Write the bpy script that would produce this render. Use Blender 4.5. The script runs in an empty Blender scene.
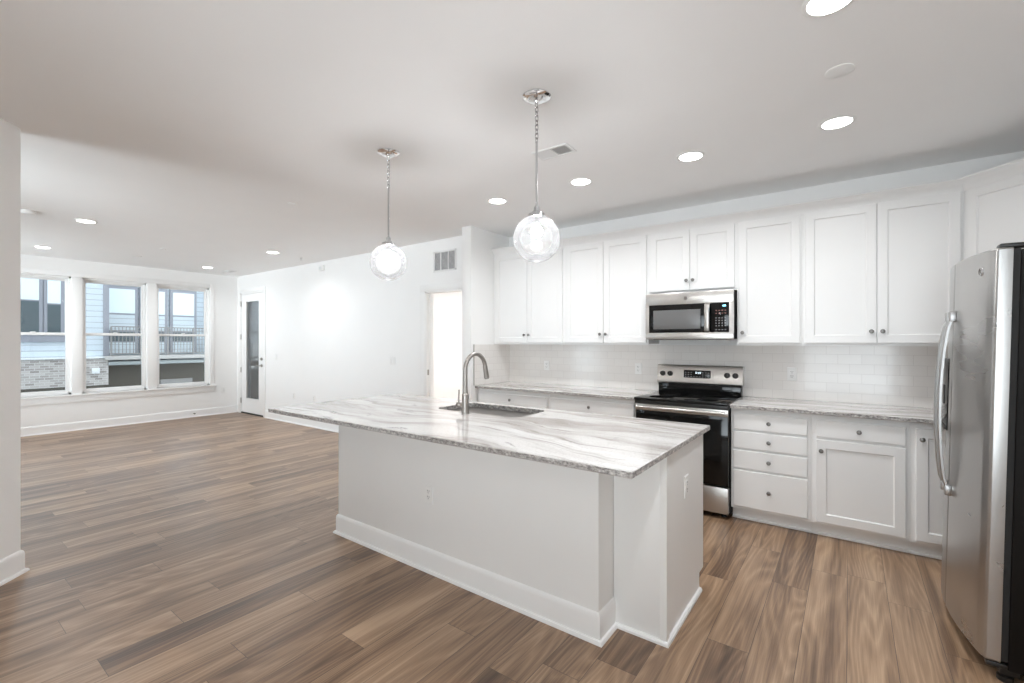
import bpy, bmesh, math, random
from mathutils import Matrix, Vector
random.seed(7)
S = bpy.context.scene
COL = S.collection
PI = math.pi

# ------------------------------------------------------------------ camera
TH = 0.6335
cam_d = bpy.data.cameras.new('camera')
cam_d.sensor_width = 36.0
cam_d.lens = 459.7 / 1024 * 36
cam_d.shift_y = 0.0003
cam_d.clip_start = 0.02
cam = bpy.data.objects.new('camera', cam_d)
cam.location = (0, 0, 1.403)
cam.rotation_euler = (PI / 2, 0, TH)
COL.objects.link(cam)
S.camera = cam

# ------------------------------------------------------------------ world and exposure
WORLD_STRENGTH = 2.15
FILL_LOBE = 17.0
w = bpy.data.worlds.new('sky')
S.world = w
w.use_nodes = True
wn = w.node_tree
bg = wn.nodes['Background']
# overcast sky, with an added fill lobe below the horizon behind the viewer
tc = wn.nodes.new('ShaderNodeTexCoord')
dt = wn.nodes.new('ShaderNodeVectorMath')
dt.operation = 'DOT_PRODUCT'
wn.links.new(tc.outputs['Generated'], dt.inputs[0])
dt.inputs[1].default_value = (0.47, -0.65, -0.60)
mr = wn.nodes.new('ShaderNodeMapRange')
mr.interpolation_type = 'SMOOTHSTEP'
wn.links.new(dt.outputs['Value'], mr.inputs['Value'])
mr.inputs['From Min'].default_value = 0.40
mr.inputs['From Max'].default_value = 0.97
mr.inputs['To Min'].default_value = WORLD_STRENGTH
mr.inputs['To Max'].default_value = FILL_LOBE
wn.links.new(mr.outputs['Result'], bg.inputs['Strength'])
cmx = wn.nodes.new('ShaderNodeMix')
cmx.data_type = 'RGBA'
mr2 = wn.nodes.new('ShaderNodeMapRange')
wn.links.new(dt.outputs['Value'], mr2.inputs['Value'])
cmx.inputs[6].default_value = (0.88, 0.94, 1.0, 1)
cmx.inputs[7].default_value = (0.925, 0.962, 1.0, 1)
wn.links.new(mr2.outputs['Result'], cmx.inputs[0])
wn.links.new(cmx.outputs[2], bg.inputs['Color'])
w.cycles.sampling_method = 'MANUAL'
w.cycles.sample_map_resolution = 512


def portal(name, x, y, z, sx, sz):
    """sampling aid for daylight through an added, unseen window"""
    p = bpy.data.lights.new(name, 'AREA')
    p.shape = 'RECTANGLE'
    p.size, p.size_y = sx, sz
    p.cycles.is_portal = True
    o = bpy.data.objects.new(name, p)
    o.location = (x, y, z)
    o.rotation_euler = (PI / 2, 0, 0) if False else (-PI / 2, 0, PI)
    COL.objects.link(o)


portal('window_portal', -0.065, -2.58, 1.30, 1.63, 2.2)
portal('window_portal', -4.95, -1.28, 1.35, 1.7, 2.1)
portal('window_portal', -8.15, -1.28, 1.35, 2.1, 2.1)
S.view_settings.view_transform = 'Standard'
S.view_settings.look = 'None'
S.view_settings.gamma = 1.0
S.view_settings.use_curve_mapping = False
S.view_settings.exposure = 0.27
S.cycles.use_denoising = True
S.cycles.max_bounces = 14
S.cycles.diffuse_bounces = 10
S.cycles.glossy_bounces = 5
S.cycles.transparent_max_bounces = 16
S.cycles.sample_clamp_indirect = 8
S.cycles.caustics_reflective = False
S.cycles.caustics_refractive = False
LAMP = 6.3         # power of each recessed lamp
SPREAD = math.radians(150)
BULB = 165.0       # pendant bulbs
CEIL = 2.70

# ------------------------------------------------------------------ materials
MATS = {}


class NT:
    def __init__(s, name):
        s.m = bpy.data.materials.new(name)
        s.m.use_nodes = True
        s.t = s.m.node_tree
        s.b = s.t.nodes['Principled BSDF']
        MATS[name] = s.m

    def n(s, kind, **kw):
        x = s.t.nodes.new(kind)
        for k, v in kw.items():
            setattr(x, k, v)
        return x

    def l(s, a, b):
        s.t.links.new(a, b)

    def val(s, x, sock):
        if isinstance(x, (int, float)):
            sock.default_value = x
        elif isinstance(x, tuple):
            sock.default_value = x
        else:
            s.l(x, sock)

    def math(s, op, a, b=0.0, c=None):
        x = s.n('ShaderNodeMath', operation=op)
        s.val(a, x.inputs[0])
        s.val(b, x.inputs[1])
        if c is not None:
            s.val(c, x.inputs[2])
        return x.outputs[0]

    def obj(s):
        return s.n('ShaderNodeTexCoord').outputs['Object']

    def geo(s):
        return s.n('ShaderNodeNewGeometry').outputs['Position']

    def mapping(s, vec, scale=(1, 1, 1), rot=(0, 0, 0), loc=(0, 0, 0)):
        x = s.n('ShaderNodeMapping')
        s.l(vec, x.inputs['Vector'])
        x.inputs['Scale'].default_value = scale
        x.inputs['Rotation'].default_value = rot
        x.inputs['Location'].default_value = loc
        return x.outputs[0]

    def noise(s, vec, scale=5, detail=4, rough=.5, dist=0.0):
        x = s.n('ShaderNodeTexNoise')
        s.l(vec, x.inputs['Vector'])
        x.inputs['Scale'].default_value = scale
        x.inputs['Detail'].default_value = detail
        x.inputs['Roughness'].default_value = rough
        x.inputs['Distortion'].default_value = dist
        return x.outputs['Fac']

    def ramp(s, fac, stops):
        x = s.n('ShaderNodeValToRGB')
        s.l(fac, x.inputs[0])
        e = x.color_ramp.elements
        while len(e) < len(stops):
            e.new(0.5)
        for i, (p, c) in enumerate(stops):
            e[i].position = p
            e[i].color = c if len(c) == 4 else (*c, 1)
        return x.outputs[0]

    def mix(s, fac, a, b, mode='MIX'):
        x = s.n('ShaderNodeMix', data_type='RGBA', blend_type=mode)
        s.val(fac, x.inputs[0])
        s.val(a, x.inputs[6])
        s.val(b, x.inputs[7])
        return x.outputs[2]

    def bump(s, h, strength=.2, dist=.002):
        x = s.n('ShaderNodeBump')
        x.inputs['Strength'].default_value = strength
        x.inputs['Distance'].default_value = dist
        s.l(h, x.inputs['Height'])
        s.l(x.outputs[0], s.b.inputs['Normal'])

    def col(s, c):
        s.val(c if not isinstance(c, tuple) or len(c) == 4 else (*c, 1), s.b.inputs['Base Color'])

    def rough(s, r):
        s.val(r, s.b.inputs['Roughness'])


def simple(name, c, r=.5, metal=0.0, spec=None, coat=0, bump=None):
    k = NT(name)
    k.rough(r)
    k.b.inputs['Metallic'].default_value = metal
    if spec is not None:
        k.b.inputs['Specular IOR Level'].default_value = spec
    if coat:
        k.b.inputs['Coat Weight'].default_value = coat
        k.b.inputs['Coat Roughness'].default_value = .05
    # a faint procedural unevenness so no surface is a dead flat colour
    nz = k.noise(k.obj(), 3.0, 3)
    k.col(k.mix(nz, (*[v * .985 for v in c], 1), (*[min(1, v * 1.015) for v in c], 1)))
    if bump:
        k.bump(k.noise(k.obj(), bump[0], 3), bump[1], .001)
    return k.m


def emit(name, c, s):
    k = NT(name)
    k.b.inputs['Base Color'].default_value = (*c, 1)
    k.b.inputs['Emission Color'].default_value = (*c, 1)
    k.b.inputs['Emission Strength'].default_value = s
    return k.m


simple('wall_paint', (.89, .89, .885), .55, bump=(160, .06))
simple('ceiling_paint', (.90, .90, .90), .75, bump=(120, .05))
simple('trim_paint', (.87, .87, .865), .35)
simple('cabinet_white', (.83, .83, .825), .32)
simple('island_white', (.85, .85, .84), .45)
simple('plastic_white', (.86, .86, .85), .3)
simple('slot_dark', (.08, .08, .08), .5)
simple('knob_metal', (.22, .21, .20), .32, 1.0)
simple('chrome', (.80, .80, .81), .08, 1.0)
simple('nickel', (.40, .375, .35), .36, 1.0)
simple('satin_steel', (.46, .455, .45), .34, 1.0)
simple('rod_chrome', (.55, .55, .56), .16, 1.0)
simple('black_glass', (.005, .005, .005), .07, spec=.3)
simple('black_plastic', (.018, .017, .016), .35)
simple('black_case', (.006, .005, .0045), .55, spec=.2)
simple('rubber', (.02, .02, .02), .7)
simple('microwave_screen', (.13, .13, .13), .3)
simple('vent_dark', (.16, .16, .165), .6)
simple('grille_grey', (.20, .20, .205), .6)
simple('vent_white', (.80, .80, .80), .4)
simple('button_grey', (.22, .22, .23), .5)
simple('button_red', (.22, .10, .09), .5)
simple('ring_grey', (.09, .09, .09), .25)
simple('weatherstrip', (.05, .05, .05), .6)
simple('frame_grey', (.30, .305, .34), .5)
simple('exterior_mid_glass', (.55, .62, .68), .2)
simple('exterior_white', (.80, .82, .83), .5)
simple('exterior_shade', (.80, .90, .93), .35)
simple('exterior_dark_glass', (.10, .125, .135), .12)
simple('exterior_slab', (.50, .48, .46), .6)
simple('exterior_beam', (.33, .36, .36), .6)
simple('garage_brown', (.085, .075, .06), .7)
simple('rail_metal', (.27, .26, .25), .45)
simple('asphalt', (.12, .12, .12), .9, bump=(60, .4))
emit('lamp_lens', (1.0, .98, .95), 14.0)
emit('bulb_light', (.97, .98, 1.0), BULB)
emit('added_hall_lens', (1.0, .985, .97), 14.0)
emit('display_cyan', (.45, .9, 1.0), 1.6)
emit('display_white', (.85, .95, 1.0), 1.5)


def steel(name, base, r, axis):
    k = NT(name)
    k.b.inputs['Metallic'].default_value = 1.0
    sc = {'x': (.6, 9, 9), 'y': (9, .6, 9), 'z': (9, 9, .6)}[axis]
    nz = k.noise(k.mapping(k.obj(), sc), 1.0, 3)
    k.col(k.mix(nz, (*[v * .97 for v in base], 1), (*[min(1, v * 1.03) for v in base], 1)))
    k.rough(k.math('MULTIPLY_ADD', nz, .04, r - .02))
    return k.m


steel('stainless', (.54, .52, .495), .30, 'x')
steel('stainless_fridge', (.47, .46, .45), .28, 'y')
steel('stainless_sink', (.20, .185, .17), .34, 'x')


def glass(name, tint, refl=1.0, ior=1.45, milk=0.0):
    k = NT(name)
    t = k.t
    t.nodes.remove(k.b)
    tr = k.n('ShaderNodeBsdfTransparent')
    tr.inputs[0].default_value = (*tint, 1)
    gl = k.n('ShaderNodeBsdfGlossy')
    gl.inputs['Roughness'].default_value = .01
    fr = k.n('ShaderNodeFresnel')
    fr.inputs[0].default_value = ior
    f = k.math('MULTIPLY', fr.outputs[0], refl)
    mx = k.n('ShaderNodeMixShader')
    k.l(f, mx.inputs[0])
    k.l(tr.outputs[0], mx.inputs[1])
    k.l(gl.outputs[0], mx.inputs[2])
    out = mx.outputs[0]
    if milk:
        df = k.n('ShaderNodeBsdfTranslucent')
        df.inputs[0].default_value = (.95, .95, .95, 1)
        d2 = k.n('ShaderNodeBsdfDiffuse')
        d2.inputs[0].default_value = (.95, .95, .95, 1)
        a = k.n('ShaderNodeMixShader')
        a.inputs[0].default_value = .5
        k.l(df.outputs[0], a.inputs[1])
        k.l(d2.outputs[0], a.inputs[2])
        # fine moulded rings round the globe
        sep = k.n('ShaderNodeSeparateXYZ')
        k.l(k.obj(), sep.inputs[0])
        s1 = k.math('SINE', k.math('MULTIPLY', sep.outputs[2], 900.0))
        mk = k.math('MULTIPLY_ADD', s1, milk * .5, milk)
        m2 = k.n('ShaderNodeMixShader')
        k.l(mk, m2.inputs[0])
        k.l(out, m2.inputs[1])
        k.l(a.outputs[0], m2.inputs[2])
        out = m2.outputs[0]
    k.l(out, t.nodes['Material Output'].inputs['Surface'])
    return k.m


glass('window_glass', (.94, .965, .97), .9)
glass('globe_glass', (.96, .96, .96), 1.0, 1.5, milk=.038)


def m_floor():
    k = NT('floor_planks')
    sep = k.n('ShaderNodeSeparateXYZ')
    k.l(k.geo(), sep.inputs[0])
    x, y = sep.outputs[0], sep.outputs[1]
    PW, PL = .178, 1.22
    xr = k.math('DIVIDE', k.math('ADD', x, 40.06), PW)
    row = k.math('FLOOR', xr)
    wn1 = k.n('ShaderNodeTexWhiteNoise', noise_dimensions='1D')
    k.l(row, wn1.inputs['W'])
    v = k.math('ADD', k.math('DIVIDE', y, PL), k.math('MULTIPLY', wn1.outputs['Value'], 7.3))
    pid = k.math('FLOOR', v)
    cmb = k.n('ShaderNodeCombineXYZ')
    k.l(row, cmb.inputs[0])
    k.l(pid, cmb.inputs[1])
    wn2 = k.n('ShaderNodeTexWhiteNoise', noise_dimensions='3D')
    k.l(cmb.outputs[0], wn2.inputs['Vector'])
    rnd = wn2.outputs['Value']
    # grain coordinates, shifted per plank
    g = k.n('ShaderNodeCombineXYZ')
    k.l(k.math('ADD', k.math('MULTIPLY', x, 1.0), k.math('MULTIPLY', rnd, 31.0)), g.inputs[0])
    k.l(k.math('ADD', y, k.math('MULTIPLY', rnd, 57.0)), g.inputs[1])
    gv = g.outputs[0]
    broad = k.noise(k.mapping(gv, (7.5, .42, 1)), 1.0, 4, .55, .8)
    fine = k.noise(k.mapping(gv, (170, 3.0, 1)), 1.0, 4, .7, .2)
    mid = k.noise(k.mapping(gv, (38, .9, 1), loc=(5, 2, 0)), 1.0, 4, .6, .5)
    hgt = k.noise(k.mapping(gv, (3.4, .34, 1), loc=(1, 9, 0)), 1.0, 2, .5, .35)
    rings = k.math('MULTIPLY', k.math('PINGPONG', k.math('MULTIPLY', hgt, 24.0), .5), 2.0)
    cath = k.math('POWER', rings, 1.6)
    tone = k.math('ADD', k.math('MULTIPLY', broad, .95), k.math('MULTIPLY', fine, .50))
    tone = k.math('ADD', tone, k.math('MULTIPLY', mid, .36))
    tone = k.math('ADD', tone, k.math('MULTIPLY', cath, .15))
    tone = k.math('ADD', tone, k.math('MULTIPLY_ADD', rnd, .22, -.11))
    tone = k.math('ADD', tone, -.44)
    c = k.ramp(tone, [(.18, (.080, .044, .025)), (.38, (.175, .103, .060)), (.58, (.310, .196, .118)), (.84, (.49, .335, .215))])
    gapx = k.math('LESS_THAN', k.math('ABSOLUTE', k.math('SUBTRACT', k.math('FRACT', xr), .5)), .4935)
    gapy = k.math('GREATER_THAN', k.math('FRACT', v), .0018)
    keep = k.math('MULTIPLY', gapx, gapy)
    c2 = k.mix(keep, (.07, .045, .03, 1), c)
    k.col(c2)
    k.rough(k.math('MULTIPLY_ADD', fine, .12, .30))
    k.b.inputs['Specular IOR Level'].default_value = .8
    k.bump(k.math('ADD', k.math('MULTIPLY', fine, .5), k.math('MULTIPLY', keep, .8)), .22, .0015)


m_floor()


def m_granite():
    k = NT('granite')
    p = k.geo()
    warp = k.noise(k.mapping(p, (.9, 1.4, 1.4)), 1.3, 3)
    off = k.n('ShaderNodeCombineXYZ')
    k.l(k.math('MULTIPLY', warp, .55), off.inputs[1])
    ad = k.n('ShaderNodeVectorMath', operation='ADD')
    k.l(p, ad.inputs[0])
    k.l(off.outputs[0], ad.inputs[1])
    q = ad.outputs[0]
    band = k.noise(k.mapping(q, (.55, 4.2, 4)), 1.5, 5, .55, .5)
    vein = k.noise(k.mapping(q, (.8, 7.5, 6), loc=(3, 1, 2)), 1.2, 5, .62, .9)
    speck = k.noise(p, 120, 3, .6)
    blot = k.noise(k.mapping(q, (1.6, 5.5, 9), loc=(7.6, 3, 1)), 2.2, 5, .65, .5)
    base = k.ramp(band, [(.28, (.40, .365, .34)), (.42, (.55, .52, .50)), (.53, (.70, .68, .665)), (.70, (.80, .79, .78))])
    grey = k.ramp(vein, [(.32, (.16, .145, .14)), (.39, (.58, .54, .52)), (.46, (1, 1, 1))])
    c = k.mix(.75, base, grey, 'MULTIPLY')
    dk = k.ramp(blot, [(.62, (0, 0, 0)), (.70, (1, 1, 1))])
    sp2 = k.ramp(k.noise(p, 70, 4, .7), [(.40, (.25, .25, .25)), (.58, (1, 1, 1))])
    c = k.mix(k.math('MULTIPLY', dk, k.math('MULTIPLY', sp2, .75)), c, (.12, .105, .10, 1))
    spf = k.ramp(speck, [(.36, (.62, .60, .59)), (.46, (1, 1, 1))])
    c = k.mix(.5, c, spf, 'MULTIPLY')
    # the sawn, chiselled edge shows a darker, coarser grain than the polished top
    nrm = k.n('ShaderNodeNewGeometry').outputs['True Normal']
    sn = k.n('ShaderNodeSeparateXYZ')
    k.l(nrm, sn.inputs[0])
    side = k.math('LESS_THAN', k.math('ABSOLUTE', sn.outputs[2]), .6)
    eg = k.noise(k.mapping(p, (45, 45, 90)), 1.0, 4, .75)
    egc = k.ramp(eg, [(.38, (.04, .035, .035)), (.48, (.26, .24, .23)), (.58, (.52, .50, .48)), (.68, (.80, .78, .76))])
    c = k.mix(k.math('MULTIPLY', side, .8), c, egc)
    k.col(c)
    k.rough(k.math('MULTIPLY_ADD', side, .3, .09))
    k.b.inputs['Specular IOR Level'].default_value = .55


m_granite()


def m_tile(name, axis):
    k = NT(name)
    sep = k.n('ShaderNodeSeparateXYZ')
    k.l(k.geo(), sep.inputs[0])
    cm = k.n('ShaderNodeCombineXYZ')
    k.l(sep.outputs[axis], cm.inputs[0])
    k.l(k.math('SUBTRACT', sep.outputs[2], .914), cm.inputs[1])
    br = k.n('ShaderNodeTexBrick', offset=.5, offset_frequency=2)
    k.l(cm.outputs[0], br.inputs['Vector'])
    br.inputs['Scale'].default_value = 1.0
    br.inputs['Brick Width'].default_value = .1545
    br.inputs['Row Height'].default_value = .0775
    br.inputs['Mortar Size'].default_value = .0014
    br.inputs['Mortar Smooth'].default_value = .2
    br.inputs['Bias'].default_value = 0
    br.inputs['Color1'].default_value = (.80, .775, .75, 1)
    br.inputs['Color2'].default_value = (.83, .81, .785, 1)
    br.inputs['Mortar'].default_value = (.70, .675, .65, 1)
    k.l(br.outputs['Color'], k.b.inputs['Base Color'])
    k.rough(.12)
    hi = k.math('ADD', k.math('SUBTRACT', 1.0, br.outputs['Fac']), k.math('MULTIPLY', k.noise(k.geo(), 14, 2), .6))
    k.bump(hi, .35, .002)


m_tile('tile_long', 0)
m_tile('tile_side', 1)


def m_siding(name, c):
    k = NT(name)
    sep = k.n('ShaderNodeSeparateXYZ')
    k.l(k.geo(), sep.inputs[0])
    f = k.math('FRACT', k.math('DIVIDE', sep.outputs[2], .185))
    line = k.math('LESS_THAN', f, .09)
    k.col(k.mix(line, (*c, 1), (*[v * .5 for v in c], 1)))
    k.rough(.6)
    k.bump(f, .5, .02)


m_siding('siding_blue', (.62, .68, .73))
m_siding('siding_pale', (.66, .72, .76))


def m_brick():
    k = NT('brick_grey')
    sep = k.n('ShaderNodeSeparateXYZ')
    k.l(k.geo(), sep.inputs[0])
    cm = k.n('ShaderNodeCombineXYZ')
    k.l(k.math('ADD', sep.outputs[1], sep.outputs[0]), cm.inputs[0])
    k.l(sep.outputs[2], cm.inputs[1])
    br = k.n('ShaderNodeTexBrick', offset=.5)
    k.l(cm.outputs[0], br.inputs['Vector'])
    br.inputs['Scale'].default_value = 1.0
    br.inputs['Brick Width'].default_value = .21
    br.inputs['Row Height'].default_value = .075
    br.inputs['Mortar Size'].default_value = .008
    br.inputs['Color1'].default_value = (.30, .265, .245, 1)
    br.inputs['Color2'].default_value = (.55, .51, .48, 1)
    br.inputs['Mortar'].default_value = (.62, .60, .58, 1)
    k.l(br.outputs['Color'], k.b.inputs['Base Color'])
    k.rough(.8)


m_brick()


# ------------------------------------------------------------------ mesh tools
class M:
    """collects shapes into one bmesh, in world coordinates"""

    def __init__(s, T=None):
        s.bm = bmesh.new()
        s.T = T or Matrix.Identity(4)

    def _v(s, p):
        return s.bm.verts.new(s.T @ Vector(p))

    def box(s, x0, x1, y0, y1, z0, z1, b=0.0, seg=2):
        x0, x1 = min(x0, x1), max(x0, x1)
        y0, y1 = min(y0, y1), max(y0, y1)
        z0, z1 = min(z0, z1), max(z0, z1)
        v = [s._v(p) for p in ((x0, y0, z0), (x1, y0, z0), (x1, y1, z0), (x0, y1, z0),
                               (x0, y0, z1), (x1, y0, z1), (x1, y1, z1), (x0, y1, z1))]
        fs = [s.bm.faces.new([v[i] for i in q]) for q in
              ((3, 2, 1, 0), (4, 5, 6, 7), (0, 1, 5, 4), (1, 2, 6, 5), (2, 3, 7, 6), (3, 0, 4, 7))]
        if b:
            es = list({e for f in fs for e in f.edges})
            bmesh.ops.bevel(s.bm, geom=es, offset=b, segments=seg, affect='EDGES', profile=.5)
        return s

    def loops(s, loops, cap=True, closed=False):
        L = [[s._v(p) for p in lp] for lp in loops]
        n = len(L[0])
        pairs = list(zip(L[:-1], L[1:])) + ([(L[-1], L[0])] if closed else [])
        for a, b in pairs:
            for i in range(n):
                j = (i + 1) % n
                s.bm.faces.new((a[i], a[j], b[j], b[i]))
        if cap and not closed:
            s.bm.faces.new(list(reversed(L[0])))
            s.bm.faces.new(L[-1])
        return s

    def lathe(s, prof, c=(0, 0, 0), axis='z', seg=32):
        loops = []
        for r, h in prof:
            lp = []
            for i in range(seg):
                a = 2 * PI * i / seg
                u, v = r * math.cos(a), r * math.sin(a)
                p = {'z': (u, v, h), 'y': (u, h, -v), 'x': (h, u, v)}[axis]
                lp.append((c[0] + p[0], c[1] + p[1], c[2] + p[2]))
            loops.append(lp)
        return s.loops(loops)

    def tube(s, pts, r, seg=12, closed=False):
        pts = [Vector(p) for p in pts]
        n = len(pts)
        rr = r if isinstance(r, (list, tuple)) else [r] * n
        up = None
        loops = []
        for i, p in enumerate(pts):
            if closed:
                t = (pts[(i + 1) % n] - pts[i - 1]).normalized()
            else:
                t = (pts[min(i + 1, n - 1)] - pts[max(i - 1, 0)]).normalized()
            if up is None:
                up = t.orthogonal().normalized()
            up = (up - t * up.dot(t)).normalized()
            bi = t.cross(up)
            loops.append([tuple(p + (up * math.cos(2 * PI * k / seg) + bi * math.sin(2 * PI * k / seg)) * rr[i])
                          for k in range(seg)])
        return s.loops(loops, closed=closed)

    def prism(s, poly, lo, hi, axis='z'):
        """polygon in the two remaining axes, extruded along axis"""
        def P(a, b, h):
            return {'z': (a, b, h), 'y': (a, h, b), 'x': (h, a, b)}[axis]
        return s.loops([[P(a, b, lo) for a, b in poly], [P(a, b, hi) for a, b in poly]])

    def sweep(s, prof, path, closed=False):
        """profile (out, up) swept along a horizontal path of (x, y, nx, ny) mitred outward vectors"""
        return s.loops([[(x + nx * o, y + ny * o, u) for o, u in prof] for x, y, nx, ny in path], closed=closed)

    def shaker(s, x0, x1, z0, z1, yf, t=.019, fr=.057, rec=.009):
        """door with a recessed centre panel; front at yf facing -y, back at yf + t"""
        def R(i, y):
            return [(x0 + i, y, z0 + i), (x1 - i, y, z0 + i), (x1 - i, y, z1 - i), (x0 + i, y, z1 - i)]
        return s.loops([R(0, yf + t), R(0, yf + .002), R(.002, yf), R(fr, yf), R(fr + .0015, yf + .002),
                        R(fr + .0065, yf + rec), ])

    def slab(s, x0, x1, z0, z1, yf, t=.019):
        def R(i, y):
            return [(x0 + i, y, z0 + i), (x1 - i, y, z0 + i), (x1 - i, y, z1 - i), (x0 + i, y, z1 - i)]
        return s.loops([R(0, yf + t), R(0, yf + .003), R(.003, yf)])

    def disc_y(s, cx, cz, y0, y1, r, seg=24):
        return s.lathe([(r, y0), (r, y1)], (cx, 0, cz), 'y', seg)

    def build(s, name, mat, parent=None, loc=None, sharp=32):
        """link as one mesh object; its origin goes to the parent's place or to loc"""
        bmesh.ops.recalc_face_normals(s.bm, faces=s.bm.faces)
        if parent is not None:
            o0 = Vector(WORLD[parent.name])
        else:
            o0 = Vector(loc) if loc else Vector((0, 0, 0))
        bmesh.ops.translate(s.bm, verts=s.bm.verts, vec=-o0)
        me = bpy.data.meshes.new(name)
        for f in s.bm.faces:
            f.smooth = True
        s.bm.to_mesh(me)
        s.bm.free()
        me.set_sharp_from_angle(angle=math.radians(sharp))
        me.materials.append(MATS[mat])
        o = bpy.data.objects.new(name, me)
        COL.objects.link(o)
        if parent is not None:
            o.parent = parent
        else:
            o.location = o0
        WORLD[o.name] = tuple(o0)
        return o


WORLD = {}


def thing(name, label, cat, loc, group=None, kind=None):
    o = bpy.data.objects.new(name, None)
    o.empty_display_size = .1
    COL.objects.link(o)
    o.location = loc
    WORLD[o.name] = tuple(loc)
    tag(o, label, cat, group, kind)
    return o


def tag(o, label=None, cat=None, group=None, kind=None):
    if label:
        o['label'] = label
    if cat:
        o['category'] = cat
    if group:
        o['group'] = group
    if kind:
        o['kind'] = kind
    return o


def struct(name, m, mat, label=None, cat=None, loc=None):
    o = m.build(name, mat, None, loc)
    return tag(o, label, cat, None, 'structure')


def copy_tree(o, parent=None):
    c = o.copy()
    COL.objects.link(c)
    c.parent = parent
    for ch in list(o.children):
        copy_tree(ch, c)
    return c


def arc(cx, cy, r, a0, a1, n):
    return [(cx + r * math.cos(a0 + (a1 - a0) * i / n), cy + r * math.sin(a0 + (a1 - a0) * i / n)) for i in range(n + 1)]


# ------------------------------------------------------------------ room shell
XW, YL, YK, XR, YB, YF = -9.87, 4.16, 4.575, 1.23, -2.6, -1.3
SX0, SX1, SY = -3.535, -3.40, 3.857       # stub wall at the kitchen's left end
struct('floor', M().box(-10.05, 1.4, -2.8, 7.2, -.12, 0), 'floor_planks', 'warm brown oak plank floor', 'floor')
struct('ceiling', M().box(-10.05, 1.4, -2.8, 7.2, CEIL, CEIL + .12), 'ceiling_paint', 'flat white painted ceiling', 'ceiling')
struct('wall_kitchen', M().box(SX1, XR, YK, YK + .12, 0, CEIL), 'wall_paint', 'white wall behind the kitchen cabinets', 'wall')
struct('wall_stub', M().box(SX0, SX1, SY, YK + .12, 0, CEIL, .003), 'wall_paint',
       'short white wall end left of the kitchen cabinets', 'wall')
struct('wall_right', M().box(XR, XR + .12, YB, YK + .12, 0, CEIL), 'wall_paint', 'white wall behind the refrigerator', 'wall')
def walled(y, x0, x1, holes, z0_, z1_):
    q_ = M()
    xs_ = [x0] + [v for h_ in holes for v in h_] + [x1]
    for a_, b__ in zip(xs_[::2], xs_[1::2]):
        q_.box(a_, b__, y - .12, y, 0, CEIL)
    for a_, b__ in holes:
        q_.box(a_, b__, y - .12, y, 0, z0_).box(a_, b__, y - .12, y, z1_, CEIL)
    return q_


BW = [(-.88, .75)]  # openings for the added fill-light windows, here and in the next list
FW = [(-9.2, -7.1), (-5.8, -4.1)]
struct('wall_back', walled(YB, -1.2, XR + .12, BW, .20, 2.40), 'wall_paint', 'white wall at the near end of the kitchen', 'wall')
struct('wall_front', walled(YF, -10.0, -2.2, FW, .30, 2.40), 'wall_paint', 'white wall on the hidden side of the living room', 'wall')
DX0, DX1, DZ = -4.45, -3.60, 2.055         # cased opening in the long wall
PX0, PX1, PZ = -9.735, -8.78, 2.36         # patio door opening
m = M()
m.box(XW, PX0, YL, YL + .12, 0, CEIL).box(PX0, PX1, YL, YL + .12, PZ, CEIL).box(PX1, DX0, YL, YL + .12, 0, CEIL)
m.box(DX0, DX1, YL, YL + .12, DZ, CEIL).box(DX1, SX0, YL, YL + .12, 0, CEIL)
struct('wall_long', m, 'wall_paint', 'long white wall between glass door and doorway', 'wall')
wins = [(.887, 1.730), (1.853, 2.697), (2.830, 3.670)]
WZ0, WZ1 = .575, 2.43
m = M()
ys = [YF] + [v for wv in wins for v in wv] + [YL + .12]
for a, b in zip(ys[::2], ys[1::2]):
    m.box(XW - .18, XW, a, b, 0, CEIL)
for a, b in wins:
    m.box(XW - .18, XW, a, b, 0, WZ0).box(XW - .18, XW, a, b, WZ1, CEIL)
struct('wall_window', m, 'wall_paint', 'white wall with three tall windows', 'wall')
# angled wall at the left of the view: outer corner (-4.05, .49), 45 degrees
CX, CY = -4.062, .484
d = 3.09
n_ = .12 / math.sqrt(2)
struct('wall_left', M().prism([(CX, CY), (CX + d, CY - d), (CX + d - n_, CY - d - n_), (CX - n_, CY - n_)], 0, CEIL),
       'wall_paint', 'angled white wall end at the left edge', 'wall')
# room beyond the doorway
m = M()
m.box(-5.6, -5.48, YL + .12, 7.1, 0, CEIL).box(-2.2, -2.08, YK + .12, 7.1, 0, CEIL).box(-5.6, -2.08, 6.98, 7.1, 0, CEIL)
m.box(SX0, -2.08, YK + .12, YK + .24, 0, CEIL)
struct('wall_hall', m, 'wall_paint', 'bright white wall beyond the doorway', 'wall')

# baseboards
BB = [(0, 0), (.013, 0), (.013, .112), (.010, .128), (.004, .136), (0, .138)]
SH = [(.013, 0), (.028, 0), (.027, .010), (.022, .017), (.013, .019)]


def baseboard(name, path, label=None):
    m_ = M()
    m_.sweep(BB, path).sweep(SH, path)
    return struct(name, m_, 'trim_paint', label, 'baseboard')


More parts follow.
